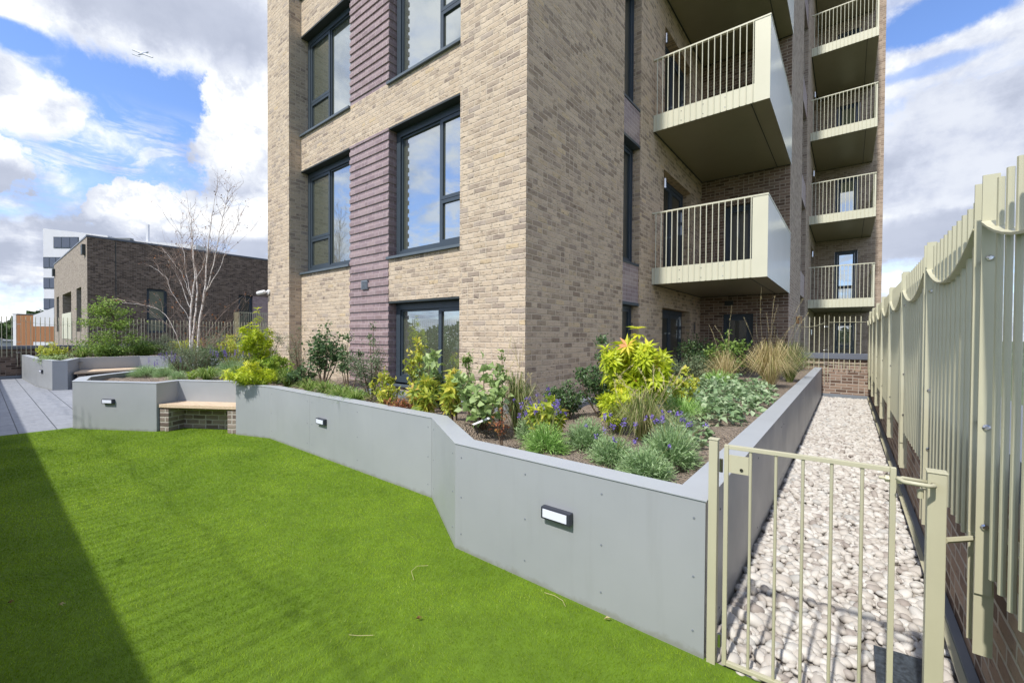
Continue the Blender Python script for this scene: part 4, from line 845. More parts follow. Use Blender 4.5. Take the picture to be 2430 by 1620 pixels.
def mound(name, label, P, r, h, leaf='lav', n=900, flowers=0, fl_h=.16, cat='lavender', group='lavender mounds in the planters', spikes=False):
    P = seat(P); e = empty(name, P, label, cat, group); lf = Cloud(); P = np.array(P, float)
    an = RNG.uniform(0, 2*math.pi, n); el = np.arcsin(RNG.uniform(.05, 1, n)); D = np.stack([np.cos(an)*np.cos(el), np.sin(an)*np.cos(el), np.sin(el)], 1)
    s = RNG.uniform(.30, .72, n)[:, None]; sc = np.array([r, r, h]); b = P+D*sc*s*.9
    L = RNG.uniform(.28, .48, n)[:, None]*(1+.12*np.sin(an*5+el*4))[:, None]; dj = unit(D+RNG.normal(0, .22, (n, 3))+[0, 0, .15])
    lf.blades(b, b+dj*sc*L*.4, b+dj*sc*L*.8+RNG.normal(0, .004, (n, 3)), b+dj*sc*L*1.15-np.array([0, 0, .01]), RNG.uniform(.0018, .0034, n))
    C = P+D*sc*RNG.uniform(.45, 1.0, n)[:, None]; lf.leaves(C, unit(D+RNG.normal(0, .6, (n, 3))), rdir(n), RNG.uniform(.025, .045, n), .0055)
    lf.build('foliage', LM[leaf], e, origin=P)
    core = Cloud(); m = 16; 
    for q in range(m): a = q*2*math.pi/m; core.tube([P, P+np.array([math.cos(a)*r*.35, math.sin(a)*r*.35, h*.4])], [.006, .003], 4)
    core.build('stem', LM['stem'], e, origin=P)
    if flowers:
        k0 = 0; st = Cloud(); fl = Cloud()
        for q in range(flowers):
            a = random.uniform(0, 6.28); rr = r*random.uniform(.2, 1.05); b0 = P+np.array([math.cos(a)*rr*.5, math.sin(a)*rr*.5, h*.6]); t0 = P+np.array([math.cos(a)*rr*1.15, math.sin(a)*rr*1.15, h+fl_h*random.uniform(.2, 1)])
            st.tube(curve(b0, t0, [0, 0, .01], 3), .0016, 3); fl = Cloud(); k = 14 if not spikes else 34; ln = .030 if not spikes else .11
            c = t0+np.stack([RNG.normal(0, .0055, k), RNG.normal(0, .0055, k), RNG.uniform(-.5, .5, k)*ln], 1); fl.leaves(c, rdir(k)+[0, 0, .5], rdir(k), .014, .010); fl.build('flower', LM['violet'], e, origin=P)
        st.build('flower_stalk', LM['greenstem'], e, origin=P)
    return e
def tuft(name, label, P, h, spread, leaf='grassy', n=220, w=.0032, cat='grass', group=None, plume=0, lean=(0, 0), pl_h=0):
    P = seat(P); e = empty(name, P, label, cat, group); lf = Cloud(); P = np.array(P, float)
    an = RNG.uniform(0, 2*math.pi, n); o = np.stack([np.cos(an), np.sin(an), 0*an], 1); q = RNG.uniform(.15, 1, n)**.8; hh = h*RNG.uniform(.55, 1, n)*(1-.35*q)
    ln = np.array([lean[0], lean[1], 0])*h; b = P+o*spread*.10*RNG.random(n)[:, None]
    p1 = b+o*(spread*q*.22)[:, None]+np.array([0, 0, 1])*(hh*.55)[:, None]+ln*.2; p2 = b+o*(spread*q*.6)[:, None]+np.array([0, 0, 1])*(hh*.95)[:, None]+ln*.6
    jl = RNG.normal(0, .16, (n, 3))*[1, 1, 0]*h*q[:, None]; p1 = p1+jl*.25; p2 = p2+jl*.7; p3 = jl*1.25+b+o*(spread*q*1.05)[:, None]+np.array([0, 0, 1])*(hh*(1.02-.6*q))[:, None]+ln+RNG.normal(0, .01, (n, 3)); lf.blades(b, p1, p2, p3, w*RNG.uniform(.7, 1.2, n))
    lf.build('foliage', LM[leaf], e, origin=P)
    if plume:
        pl = Cloud()
        for _ in range(plume):
            a = random.uniform(0, 6.28); rq = spread*random.uniform(.2, 1.15); t = P+np.array([math.cos(a)*rq, math.sin(a)*rq, pl_h*random.uniform(.6, 1.05)])+ln; pts = curve(P, t, [random.gauss(0, .05), random.gauss(0, .05), .12*h], 6); pl.tube(pts, np.linspace(.002, .0009, 6), 3, r=.7)
            k = 36; f = RNG.uniform(.68, 1, k)*5; ii = np.clip(f.astype(int), 0, 4); c = pts[ii]+(pts[np.clip(ii+1, 0, 5)]-pts[ii])*(f-ii)[:, None]; pl.leaves(c, unit(pts[-1]-pts[-2])+RNG.normal(0, .35, (k, 3)), rdir(k), .028, .0035, RNG.uniform(.5, .95, k))
        pl.build('seed_head', LM['straw'], e, origin=P)
    return e
# ---------------------------------------------------------------- planting, left to right
def soilp(x, y): return gp(x, y, SOIL+.01)
T_ = empty
mound('lavender', 'grey-green lavender mound at the left tip of the front planter, without flowers', (-10.95, 2.1, SOIL), .34, .22, 'lav', 1300)
mound('lavender', 'lavender with tall dark violet spikes at the left tip of the front planter', (-10.35, 2.25, SOIL), .22, .20, 'lav', 900, 11, .26, spikes=True)
mound('lavender', 'pale lavender mound with thin lilac spikes behind the left planter tip', (-11.6, 2.75, SOIL), .36, .26, 'lav', 900, 14, .16)
mound('lavender', 'small lavender mound near the planter edge left of the bench', (-9.55, 2.28, SOIL), .19, .20, 'lav', 500)
shrub('rosemary_bush', 'loose grey-green bush with brown tips left of the birch stems', (-11.3, 2.75, SOIL), .74, .34, 'grey', .035, 11, 260, 'bush', lw=.28, clump=.17, up=1.2)
shrub('rosemary_bush', 'dense grey-green bush directly in front of the birch stems', (-10.35, 2.75, SOIL), .66, .34, 'grey', .035, 11, 280, 'bush', lw=.3, clump=.17, up=1.2)
shrub('evergreen_shrub', 'dark green shrub at the foot of the birch', (-10.9, 3.15, SOIL), .62, .30, 'dark', .04, 9, 220, lw=.5, clump=.14)
shrub('golden_shrub', 'golden yellow shrub just right of the birch stems', (-10.9, 3.55, SOIL), .80, .30, 'gold', .05, 8, 150, lw=.5, clump=.13)
shrub('golden_shrub', 'smaller golden yellow shrub with violet spikes before it, left of the building corner', (-10.65, 3.85, SOIL), .86, .17, 'gold', .05, 6, 110, lw=.5, clump=.10)
mound('lavender', 'lavender with deep violet spikes in front of the golden shrubs by the birch', (-9.85, 3.2, SOIL), .34, .36, 'lav', 800, 22, .22, spikes=True)
tuft('lily_turf', 'left of two arching green tufts behind the bench niche', (-8.95, 2.55, SOIL), .34, .36, 'grassy', 240, .006, 'grass tuft', 'arching grass tufts behind the bench')
tuft('lily_turf', 'right, fuller of two arching green tufts behind the bench niche', (-8.35, 2.85, SOIL), .36, .38, 'grassy', 300, .006, 'grass tuft', 'arching grass tufts behind the bench')
tuft('lily_turf', 'broad arching green tuft behind the fuller bench tuft', (-8.75, 3.05, SOIL), .36, .36, 'grassy', 260, .006, 'grass tuft', 'arching grass tufts behind the bench')
shrub('leaf_seedling', 'small fresh green seedling left of the bench tufts', (-9.25, 2.42, SOIL), .16, .12, 'lime', .05, 5, 50, 'seedling', clump=.06)
shrub('brownish_bush', 'tall brownish green bush beside the outer corner of the building', (-9.15, 3.62, SOIL), 1.02, .34, 'grey', .035, 12, 240, 'bush', lw=.35, clump=.15, up=1.0)
shrub('evergreen_shrub', 'dark shrub below the brownish bush by the building corner', (-8.7, 3.35, SOIL), .55, .26, 'dark', .04, 7, 160, clump=.13)
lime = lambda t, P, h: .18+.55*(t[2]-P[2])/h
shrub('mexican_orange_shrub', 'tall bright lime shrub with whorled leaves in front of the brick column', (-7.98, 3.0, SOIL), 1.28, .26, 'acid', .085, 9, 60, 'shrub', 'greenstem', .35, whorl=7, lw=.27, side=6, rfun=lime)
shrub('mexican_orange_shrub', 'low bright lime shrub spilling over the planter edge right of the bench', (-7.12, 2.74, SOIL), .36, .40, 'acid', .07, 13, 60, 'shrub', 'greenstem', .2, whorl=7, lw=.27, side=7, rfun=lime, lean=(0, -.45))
shrub('mexican_orange_shrub', 'middle-height lime green shrub between the tall and the spilling lime shrubs', (-7.55, 3.15, SOIL), .55, .30, 'lime', .07, 9, 60, 'shrub', 'greenstem', .2, whorl=7, lw=.27, side=7)
shrub('thin_shrub', 'thin airy grey-green shrub against the shaded brick column return', (-7.55, 3.55, SOIL), .98, .30, 'grey', .032, 8, 120, lw=.4, clump=.13)
tuft('lily_turf', 'wide arching green tuft at the planter edge below the dark brick column', (-7.05, 3.1, SOIL), .40, .36, 'grassy', 260, .005, 'grass tuft', 'arching grass tufts along the planter edge')
shrub('broadleaf_shrub', 'dark green round-leaved shrub in front of the left brick bay', (-6.55, 3.42, SOIL), 1.03, .34, 'dark', .062, 8, 130, lw=.75, clump=.15, bare=.3, lean=(.02, .05))
shrub('sprawling_shrub', 'low dark leafy growth at the foot of the round-leaved shrub', (-6.8, 3.2, SOIL), .34, .25, 'dark', .05, 7, 90, lw=.7, clump=.1)
for i, (x, y, h_, lb) in enumerate(((-6.15, 3.02, .22, 'short bright tuft at the planter edge, first right of the round-leaved shrub'), (-5.62, 2.98, .22, 'short bright tuft at the planter edge, second right of the round-leaved shrub'), (-5.1, 2.92, .2, 'short bright tuft at the planter edge under the multi-stem shrub'), (-4.75, 2.9, .17, 'short bright tuft at the planter edge, last before the golden plants'))):
    tuft('lily_turf', lb, (x, y, SOIL), h_+.06, .30, 'grassy', 190, .005, 'grass tuft', 'arching grass tufts along the planter edge')
shrub('multi_stem_shrub', 'dark shrub with two bare leaning stems in front of the purple brick', (-5.68, 3.35, SOIL), .92, .22, 'dark', .042, 5, 150, bare=.5, clump=.13, lw=.55)
shrub('multi_stem_shrub', 'fine-leaved grey-green shrub in front of the purple brick panel', (-5.12, 3.35, SOIL), .82, .30, 'grey', .036, 9, 260, bare=.3, clump=.15, lw=.4)
shrub('thin_shrub', 'thin dark twiggy shrub rising to the vent of the purple panel', (-5.45, 3.6, SOIL), 1.12, .14, 'dark', .036, 3, 60, bare=.55, clump=.1)
shrub('golden_shrub', 'yellow-leaved shrub at the right edge of the purple brick', (-4.42, 3.10, SOIL), .46, .18, 'gold', .075, 5, 50, lw=.5, clump=.12)
shrub('golden_shrub', 'taller shrub with yellow top left of the ground floor window', (-4.28, 3.45, SOIL), .88, .16, 'gold', .075, 5, 70, lw=.45, clump=.12, bare=.4)
shrub('golden_shrub', 'low golden plant at the foot of the purple brick, close to the edge', (-4.15, 2.98, SOIL), .28, .18, 'gold', .07, 5, 40, lw=.5, clump=.12)
shrub('dark_leaf_shrub', 'dark shrub below the ground floor window frame', (-4.05, 3.45, SOIL), .62, .20, 'dark', .05, 6, 90, clump=.13)
shrub('tall_leafy_plant', 'pale broad-leaved plant in the middle of the ground floor window', (-3.72, 3.25, SOIL), .68, .17, 'pale', .12, 4, 36, bare=.45, lw=.6, clump=.1)
shrub('dark_leaf_shrub', 'dark green shrub at the base of the pale broad-leaved plant', (-3.72, 3.4, SOIL), .48, .20, 'dark', .055, 6, 90, clump=.13)
shrub('lollipop_shrub', 'small round-headed shrub on a bare stem before the right window pane', (-3.25, 3.35, SOIL), .72, .12, 'mid', .035, 4, 130, bare=.72, clump=.10, base=.015)
shrub('golden_variegated_plant', 'bright yellow star-leaved plant at the edge below the window', (-3.52, 2.98, SOIL), .36, .17, 'gold', .11, 4, 30, 'plant', 'greenstem', lw=.34, clump=.10, whorl=6)
shrub('golden_variegated_plant', 'yellow plant on dark stems left of the big pale-leaved shrub', (-2.98, 2.86, SOIL), .50, .13, 'gold', .10, 4, 40, 'plant', bare=.4, lw=.45, clump=.10, whorl=5)
shrub('russet_seedling', 'low russet ground plant under the yellow star-leaved plant', (-3.85, 2.92, SOIL), .14, .22, 'red', .04, 6, 60, 'seedling')
shrub('hydrangea', 'large pale-leaved shrub with a white plant tag before the corner pier', (-2.62, 2.88, SOIL), .60, .28, 'pale', .09, 8, 44, 'shrub', bare=.25, lw=.85, clump=.12)
m_ = MB(); m_.hexa([(-2.58, 2.70, .74), (-2.56, 2.70, .735), (-2.42, 2.76, .80), (-2.44, 2.76, .81), (-2.58, 2.70, .742), (-2.56, 2.70, .737), (-2.42, 2.76, .802), (-2.44, 2.76, .812)]); tag(m_.build('plant_tag', M['white'], origin=(-2.5, 2.73, .77)), 'white plastic plant tag hanging in the pale-leaved shrub', 'plant tag')
tuft('feather_grass', 'tall upright feathery grass at the sharp brick corner', (-2.46, 3.18, SOIL), .74, .18, 'mixgrass', 420, .003, 'grass', None, 9, (0, 0), .9)
shrub('dark_leaf_shrub', 'dark shrub tip showing above the pale-leaved shrub', (-2.62, 3.15, SOIL), .72, .12, 'mid', .045, 3, 60, bare=.6, clump=.1)
shrub('red_stem_sapling', 'small sapling with bare reddish stems at the planter edge', (-2.12, 2.56, SOIL), .34, .10, 'red', .035, 3, 12, 'sapling', 'stem', bare=.5)
mound('lavender', 'grey lavender with tall violet flowers beside the brick corner', (-2.14, 2.98, SOIL), .15, .24, 'lav', 700, 14, .22)
mound('lavender', 'bright green lavender with violet flowers at the front edge, leftmost of the front row', (-1.74, 2.60, SOIL), .19, .22, 'lav2', 1100, 20, .15)
shrub('golden_variegated_plant', 'yellow plant with starry leaves between two lavender mounds', (-1.92, 2.92, SOIL), .36, .15, 'gold', .095, 7, 50, 'plant', 'greenstem', lw=.38, whorl=6, clump=.08)
mound('lavender', 'grey-green flowerless lavender mound, second of the front row', (-1.55, 2.88, SOIL), .175, .23, 'lav', 1200)
mound('lavender', 'lavender mound with sparse violet flowers, third of the front row', (-1.24, 2.66, SOIL), .18, .18, 'lav', 1100, 12, .15)
mound('lavender', 'grey-green lavender mound nearest the planter corner', (-.95, 2.50, SOIL), .175, .18, 'lav', 1300, 3, .10)
mound('lavender', 'largest lavender mound with small violet heads near the right planter wall', (-.93, 2.90, SOIL), .21, .26, 'lav', 1500, 16, .07)
shrub('box_shrub', 'dark green shrub against the shaded brick wall right of the corner', (-2.52, 4.25, SOIL), .42, .26, 'dark', .042, 8, 170, clump=.13, lw=.55)
shrub('box_shrub', 'taller dark green shrub left of the bright yellow shrub', (-2.12, 4.30, SOIL), .88, .26, 'dark', .044, 9, 240, clump=.12, lw=.55)
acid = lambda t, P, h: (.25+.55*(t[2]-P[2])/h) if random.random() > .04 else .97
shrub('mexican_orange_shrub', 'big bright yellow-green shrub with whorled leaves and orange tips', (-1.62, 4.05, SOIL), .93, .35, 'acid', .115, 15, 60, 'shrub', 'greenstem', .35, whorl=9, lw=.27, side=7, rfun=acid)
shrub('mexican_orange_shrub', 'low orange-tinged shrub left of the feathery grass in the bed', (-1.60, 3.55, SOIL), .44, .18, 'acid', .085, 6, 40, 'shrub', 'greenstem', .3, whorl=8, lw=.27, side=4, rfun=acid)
tuft('feather_grass', 'drooping feathery grass in the middle of the right bed', (-1.33, 3.42, SOIL), .52, .34, 'mixgrass', 520, .0024, 'grass', None, 16, (.05, -.08), .62)
tuft('sedge', 'dark green sedge tuft behind the feathery grass', (-1.28, 4.35, SOIL), .34, .30, 'lav2', 420, .003, 'grass', None)
shrub('golden_variegated_plant', 'dry yellowing plant at the right foot of the big bright shrub', (-1.38, 4.75, SOIL), .50, .22, 'gold', .07, 6, 60, 'plant', lw=.5, clump=.1)
def cover(name, label, pts, n, lsize=.05):
    lf = Cloud(); pts = np.array(pts, float)
    for x, y, r, h in pts:
        k = int(n*r*r*22); a = RNG.uniform(0, 6.28, k); q = np.sqrt(RNG.random(k))*r; c = np.stack([x+np.cos(a)*q, y+np.sin(a)*q, soil_z(x, y)+.02+h*RNG.uniform(.35, 1, k)*(1-(q/r)**2*.7)*(1+.35*np.sin(a*3+q*30))], 1)
        D = np.stack([np.cos(a), np.sin(a), RNG.uniform(-.3, .35, k)], 1)+RNG.normal(0, .5, (k, 3)); lf.leaves(c, D, np.array([0, 0, 1.])+RNG.normal(0, .35, (k, 3)), lsize*RNG.uniform(.6, 1.15, k), lsize*.8*RNG.uniform(.7, 1.1, k))
    o = lf.build(name, LM['cover'], origin=(pts[0][0], pts[0][1], SOIL)); return tag(o, label, 'ground cover', kind='stuff')
cover('ground_cover', 'low silvery green leafy ground cover across the right bed', [(-1.02, 4.55, .24, .22), (-1.02, 3.75, .16, .10), (-.92, 5.2, .2, .16), (-1.45, 5.3, .40, .17), (-1.3, 6.1, .40, .18), (-1.9, 5.8, .40, .2), (-1.0, 6.6, .26, .16), (-1.6, 6.9, .5, .2), (-1.25, 7.6, .36, .2), (-2.2, 6.9, .45, .22), (-.95, 3.35, .12, .08), (-1.2, 5.0, .3, .16), (-1.7, 4.9, .3, .16), (-.88, 6.2, .16, .1)], 105, .082)
cover('ground_cover', 'small dark leafy ground cover below the left planter plants', [(-7.3, 3.35, .25, .12), (-6.0, 3.3, .22, .1), (-5.3, 3.15, .2, .1), (-10.2, 3.0, .4, .12), (-9.6, 2.9, .3, .1), (-12, 4.2, .5, .2)], 260, .05)
mound('geranium_clump', 'blue-flecked leafy clump between the big bright shrub and the nearest ground cover', (-1.22, 3.95, SOIL), .25, .18, 'cover', 500, 4, .06, 'plant', None)
tuft('pampas_grass', 'big straw-coloured drooping grass near the far end of the right bed', (-1.02, 8.3, SOIL), 1.0, .46, 'straw', 800, .0038, 'grass', None, 11, (0, 0), 1.6)
tuft('pampas_grass', 'leaning straw-coloured grass clump left of the biggest grass', (-1.62, 7.9, SOIL), .80, .34, 'straw', 260, .004, 'grass', None, 4, (-.1, 0), 1.4)
tuft('pampas_grass', 'greener drooping grass behind the biggest straw grass', (-.86, 9.6, SOIL), 1.0, .45, 'mixgrass', 500, .004, 'grass', None, 3, (0, 0), 1.2)
shrub('dark_leaf_shrub', 'dark shrub before the pier between the two ground floor doors', (-2.55, 9.6, SOIL), 1.0, .40, 'dark', .06, 9, 240, clump=.15)
shrub('box_shrub', 'grey-green low shrub behind the silvery ground cover', (-2.35, 8.3, SOIL), .55, .5, 'grey', .05, 10, 260, clump=.17)
shrub('evergreen_shrub', 'glossy bright green shrub in front of the dark ground floor door', (-1.72, 8.6, SOIL), .95, .34, 'mid', .07, 8, 150, clump=.15, lw=.6)
shrub('evergreen_shrub', 'dark low shrub left of the glossy bright green shrub', (-2.15, 9.0, SOIL), .60, .35, 'dark', .06, 8, 180, clump=.15)
tuft('sedge', 'dark green sedge in the far ground cover', (-1.62, 7.35, SOIL), .42, .36, 'lav2', 300, .004, 'grass', None)
# ---- far planter
SF = .66
shrub('golden_shrub', 'yellow-orange shrub at the left end of the far planter', (-18.35, 1.38, SF), .55, .33, 'gold', .07, 9, 110, clump=.12)
shrub('sprawling_shrub', 'low pale green growth trailing at the left end of the far planter', (-17.6, 1.35, SF-.02), .20, .42, 'pale', .06, 9, 90, clump=.12)
tuft('lily_turf', 'dark tuft right of the yellow-orange shrub in the far planter', (-18.9, 2.05, SF), .55, .4, 'grassy', 200, .008, 'grass tuft', None)
shrub('golden_shrub', 'wide yellow shrub in the far planter before the parapet, left of the birch', (-19.2, 4.9, SF), .62, .55, 'gold', .08, 12, 130, clump=.14)
shrub('brownish_bush', 'brownish grass-like bush between the acer and the wide yellow shrub', (-19.3, 4.2, SF), .75, .45, 'grey', .06, 12, 240, lw=.3, clump=.16)
shrub('evergreen_shrub', 'dark green bush under the acer in the far planter', (-18.9, 2.75, SF), .45, .50, 'mid', .07, 12, 260, clump=.17)
shrub('evergreen_shrub', 'dark green bush right of the acer trunk in the far planter', (-19.2, 3.6, SF), .55, .45, 'mid', .07, 12, 260, clump=.17)
shrub('russet_shrub', 'reddish green shrub among the dry twigs left of the birch', (-17.5, 5.3, SF), .8, .6, 'red', .06, 9, 90, clump=.16)
shrub('brownish_bush', 'tall dry grass-like bush behind the birch', (-16.6, 5.2, SF), .95, .6, 'grey', .06, 14, 260, lw=.3, clump=.17)
shrub('golden_shrub', 'yellow-green shrub behind the right birch stem', (-15.9, 5.5, SF), .80, .5, 'gold', .08, 10, 120, clump=.15)
shrub('evergreen_shrub', 'dark bush at the right end of the far planter beside the building corner', (-14.4, 5.6, .0), 1.6, .8, 'grey', .07, 14, 300, clump=.19)
# ---- trees
def acer():
    P = np.array([-19.4, 2.95, SF]); e = empty('acer_tree', P, 'broad fresh green acer with layered branches in the far planter', 'tree'); st = Cloud(); lf = Cloud()
    tr = curve(P, P+[-.1, -.25, 2.0], [.05, .1, 0], 7); st.tube(tr, np.linspace(.035, .012, 7), 6)
    st.build('trunk', LM['stem'], e, origin=P); br = Cloud()
    for i in range(38):
        f = random.uniform(.12, 1.0); k = min(5, int(f*6)); a = tr[k]+(tr[k+1]-tr[k])*(f*6-k); an = random.uniform(0, 6.28); L = (1.25-.95*f)*random.uniform(.6, 1.15)
        if math.sin(an) < -.2 and f < .65: L *= 1.25
        if math.sin(an) > .2 and f > .45: L *= .75
        b = a+np.array([math.cos(an)*L*.8, math.sin(an)*L, L*random.uniform(.0, .30)]); pts = curve(a, b, [0, 0, .06], 5); br.tube(pts, np.linspace(.012, .003, 5), 4)
        n = int(110*L)+22; f2 = RNG.uniform(.3, 1.05, n); c = a+(b-a)*f2[:, None]+RNG.normal(0, 1, (n, 3))*[.13, .13, .055]; lf.leaves(c, rdir(n)*[1, 1, .5], np.array([0, 0, 1.])+RNG.normal(0, .5, (n, 3)), RNG.uniform(.05, .09, n), RNG.uniform(.035, .06, n), RNG.random(n)*.7+.3*f)
    br.build('branch', LM['stem'], e, origin=P); lf.build('crown', LM['acer'], e, origin=P)
LM['acer'] = rnd_mat('acer_leaf', [(0, (.11, .19, .03)), (.6, (.25, .38, .07)), (1, (.44, .56, .14))], .45)
acer()
def birch():
    P = np.array([-11.45, 2.98, .66]); e = empty('birch_tree', P, 'multi-stemmed white birch, almost leafless, in the front planter', 'tree'); tw = Cloud(); lf = Cloud(); bk = Cloud()
    def onray(px, py, t=0.0):
        "point in the tree's own vertical plane"
        n = np.array([FW[0], FW[1], 0]); n /= np.linalg.norm(n); d = FW*FPX+RT*(px-1215)-UP*(py-810); return CAM+d*((n@(P-CAM)+t)/(n@d))
    stems = [([(452, 885), (452, 830), (451, 760), (456, 710), (463, 660), (458, 600), (455, 540), (452, 480)], .040, 0), ([(452, 885), (456, 800), (463, 745), (468, 700), (466, 650), (457, 610), (456, 560), (448, 500), (440, 450)], .034, .15),
             ([(468, 878), (470, 810), (476, 745), (484, 700), (489, 650), (492, 600), (499, 540), (508, 480), (517, 440)], .040, -.1), ([(484, 700), (497, 670), (508, 620), (518, 570), (530, 510), (541, 460), (549, 432)], .020, -.25),
             ([(456, 715), (448, 680), (440, 640), (436, 600), (430, 560), (428, 520)], .016, .1), ([(466, 660), (478, 640), (488, 610), (490, 580)], .010, .2), ([(452, 730), (440, 705), (428, 670), (414, 640), (398, 618)], .013, -.2), ([(450, 700), (440, 670), (425, 640), (402, 610), (385, 590)], .011, -.15),
             ([(489, 690), (508, 660), (524, 635), (534, 600), (545, 570), (560, 540), (575, 500)], .013, .1), ([(470, 860), (452, 860), (430, 830), (412, 780), (392, 745), (370, 730), (330, 722), (290, 718)], .010, .3), ([(452, 765), (440, 740), (425, 720), (405, 690), (398, 660), (372, 640), (355, 630)], .009, -.3)]
    for pts, r0, t in stems:
        W = np.array([onray(x, y, t*i/len(pts)) for i, (x, y) in enumerate(pts)]); k = len(W); 
        f = np.linspace(0, k-1, k*3); W = np.array([W[int(min(v, k-2))]*(1-(v-int(min(v, k-2))))+W[int(min(v, k-2))+1]*(v-int(min(v, k-2))) for v in f]); W[1:-1] += RNG.normal(0, .006, (len(W)-2, 3))
        rr = np.linspace(r0*.62, max(.0022, r0*.07), len(W)); bk.tube(W, rr, 7)
        hi = len(W); nb = 22 if r0 > .015 else 12
        for _ in range(nb):
            i = random.randint(int(hi*.30), hi-2); a = W[i]; L = random.uniform(.25, .85)*(1.15-i/hi*.5); dirn = unit(W[min(i+1, hi-1)]-W[i-1]); d = unit(dirn*1.3+np.array([random.gauss(0, .75), random.gauss(0, .75), .15])); b = a+d*L
            pts2 = curve(a, b, RNG.normal(0, .03, 3), 6); tw.tube(pts2, np.linspace(.0042, .0012, 6), 3)
            for __ in range(4):
                j = random.randint(1, 5); a2 = pts2[j]; d2 = unit(d+RNG.normal(0, .55, 3)); b2 = a2+d2*L*random.uniform(.25, .6); p3 = curve(a2, b2, RNG.normal(0, .015, 3), 4); tw.tube(p3, np.linspace(.0022, .0009, 4), 3)
                if random.random() < .22: lf.leaves(np.array([b2]), rdir(1)-[0, 0, .5], rdir(1), .035, .028)
    n = 60; cx = np.array([onray(random.uniform(395, 560), random.uniform(600, 850), random.uniform(-.5, .5)) for _ in range(n)]); 
    for _ in range(36):                                                   # dry low twigs round the foot
        x, y = random.uniform(385, 600), random.uniform(700, 800); a = onray(440+random.uniform(-30, 60), 862, random.uniform(-.3, .8)); b = onray(x, y, random.uniform(-.4, .9)); p = curve(a, b, RNG.normal(0, .1, 3), 7); tw.tube(p, np.linspace(.005, .0015, 7), 3)
        for __ in range(5):
            j = random.randint(2, 6); d2 = unit(p[j]-p[j-1]+RNG.normal(0, .06, 3)); b2 = p[j]+d2*random.uniform(.1, .35)+RNG.normal(0, .05, 3); tw.tube(curve(p[j], b2, RNG.normal(0, .01, 3), 4), np.linspace(.0025, .0012, 4), 3)
            if random.random() < .5: lf.leaves(np.array([b2]), rdir(1)-[0, 0, .5], rdir(1), .045, .035)
    bk.build('trunk', LM['birch'], e, smooth=True, origin=P); tw.build('twigs', LM['twig'], e, origin=P); lf.build('leaves', LM['dryleaf'], e, origin=P)
birch()
# distant woodland band
def woodland(label, a0, a1, R, zt, n):
    c = Cloud(); th = np.radians(RNG.uniform(a0, a1, n)); rr = R+RNG.uniform(-20, 40, n); top = zt*(.72+.28*np.sin(th*37)+.18*np.sin(th*91+1)); z = -9+(top+9)*RNG.random(n)**.6
    P = np.stack([np.sin(th)*rr, np.cos(th)*rr, z], 1); s = R*.010; c.leaves(P, rdir(n), rdir(n), s*RNG.uniform(.6, 1.4, n), s*RNG.uniform(.6, 1.2, n)); return tag(c.build('woodland', LM['wood'], origin=(P[0][0], P[0][1], -9)), label, 'woodland', kind='stuff')
woodland('dark green tree line on the far left horizon', -100, -86, 300, 9.5, 9000)
woodland('distant tree belt behind the photographer', 95, 255, 330, 12, 16000)
# ---------------------------------------------------------------- lawn blades and pebbles
def in_poly(x, y, poly):
    r = np.zeros(len(x), bool); n = len(poly)
    for i in range(n):
        (x0, y0), (x1, y1) = poly[i], poly[i-1]; c = ((y0 > y) != (y1 > y)) & (x < (x1-x0)*(y-y0)/((y1-y0) or 1e-9)+x0); r ^= c
    return r
LAWN = [(-9.75, -.55), (.44, -.55), (.44, 2.10), (-.51, 2.10), (-2.183, 2.105), (-3.02, 2.62), (-6.577, 2.635), (-7.23, 2.40), (-7.4, 2.62), (-8.45, 1.98), (-8.352, 1.70), (-9.63, .925)]
def lawn():
    n = 400000; x = RNG.uniform(-9.75, .44, n*3); y = RNG.uniform(-.3, 2.7, n*3)
    k = in_poly(x, y, LAWN); x, y = x[k], y[k]; d = np.hypot(x, y); keep = RNG.random(len(x)) < np.clip(2.6/np.maximum(d, 1.2), .22, 1)*1.0; vis = (x*FW[0]+y*FW[1]) > 1.0; keep &= vis; x, y, d = x[keep], y[keep], d[keep]
    x, y, d = x[:n], y[:n], d[:n]; m = len(x); P = np.stack([x, y, np.full(m, .004)], 1)
    g = np.sin(x*3.1+np.sin(y*4)*1.2)*np.cos(y*4.3+np.sin(x*2.1)); nap = np.stack([np.cos(g*1.6+2.6), np.sin(g*1.6+2.6), np.zeros(m)], 1)
    h = RNG.uniform(.006, .012, m); ln = nap*(h*.55)[:, None]+RNG.normal(0, .006, (m, 3))*[1, 1, 0]; w = .00085*np.clip(d/2.0, 1, 3.6)
    an = RNG.uniform(0, 6.28, m); s = np.stack([np.cos(an), np.sin(an), 0*an], 1)*w[:, None]; T = P+ln+np.array([0, 0, 1])*h[:, None]
    V = np.stack([P-s, P+s, T], 1).reshape(-1, 3); F = np.arange(3*m).reshape(-1, 3)
    rr = np.clip(RNG.random(m)*.75+.16*(1+g)*.6, 0, 1); rr[RNG.random(m) < .02] = 1.0  # blade tone follows the nap: its sheen is put into the colour
    tag(arr_mesh('lawn', V, F, rr, LM['turf'], origin=(-4, 1, 0)), 'bright green artificial turf lawn', 'lawn', kind='stuff')
lawn()
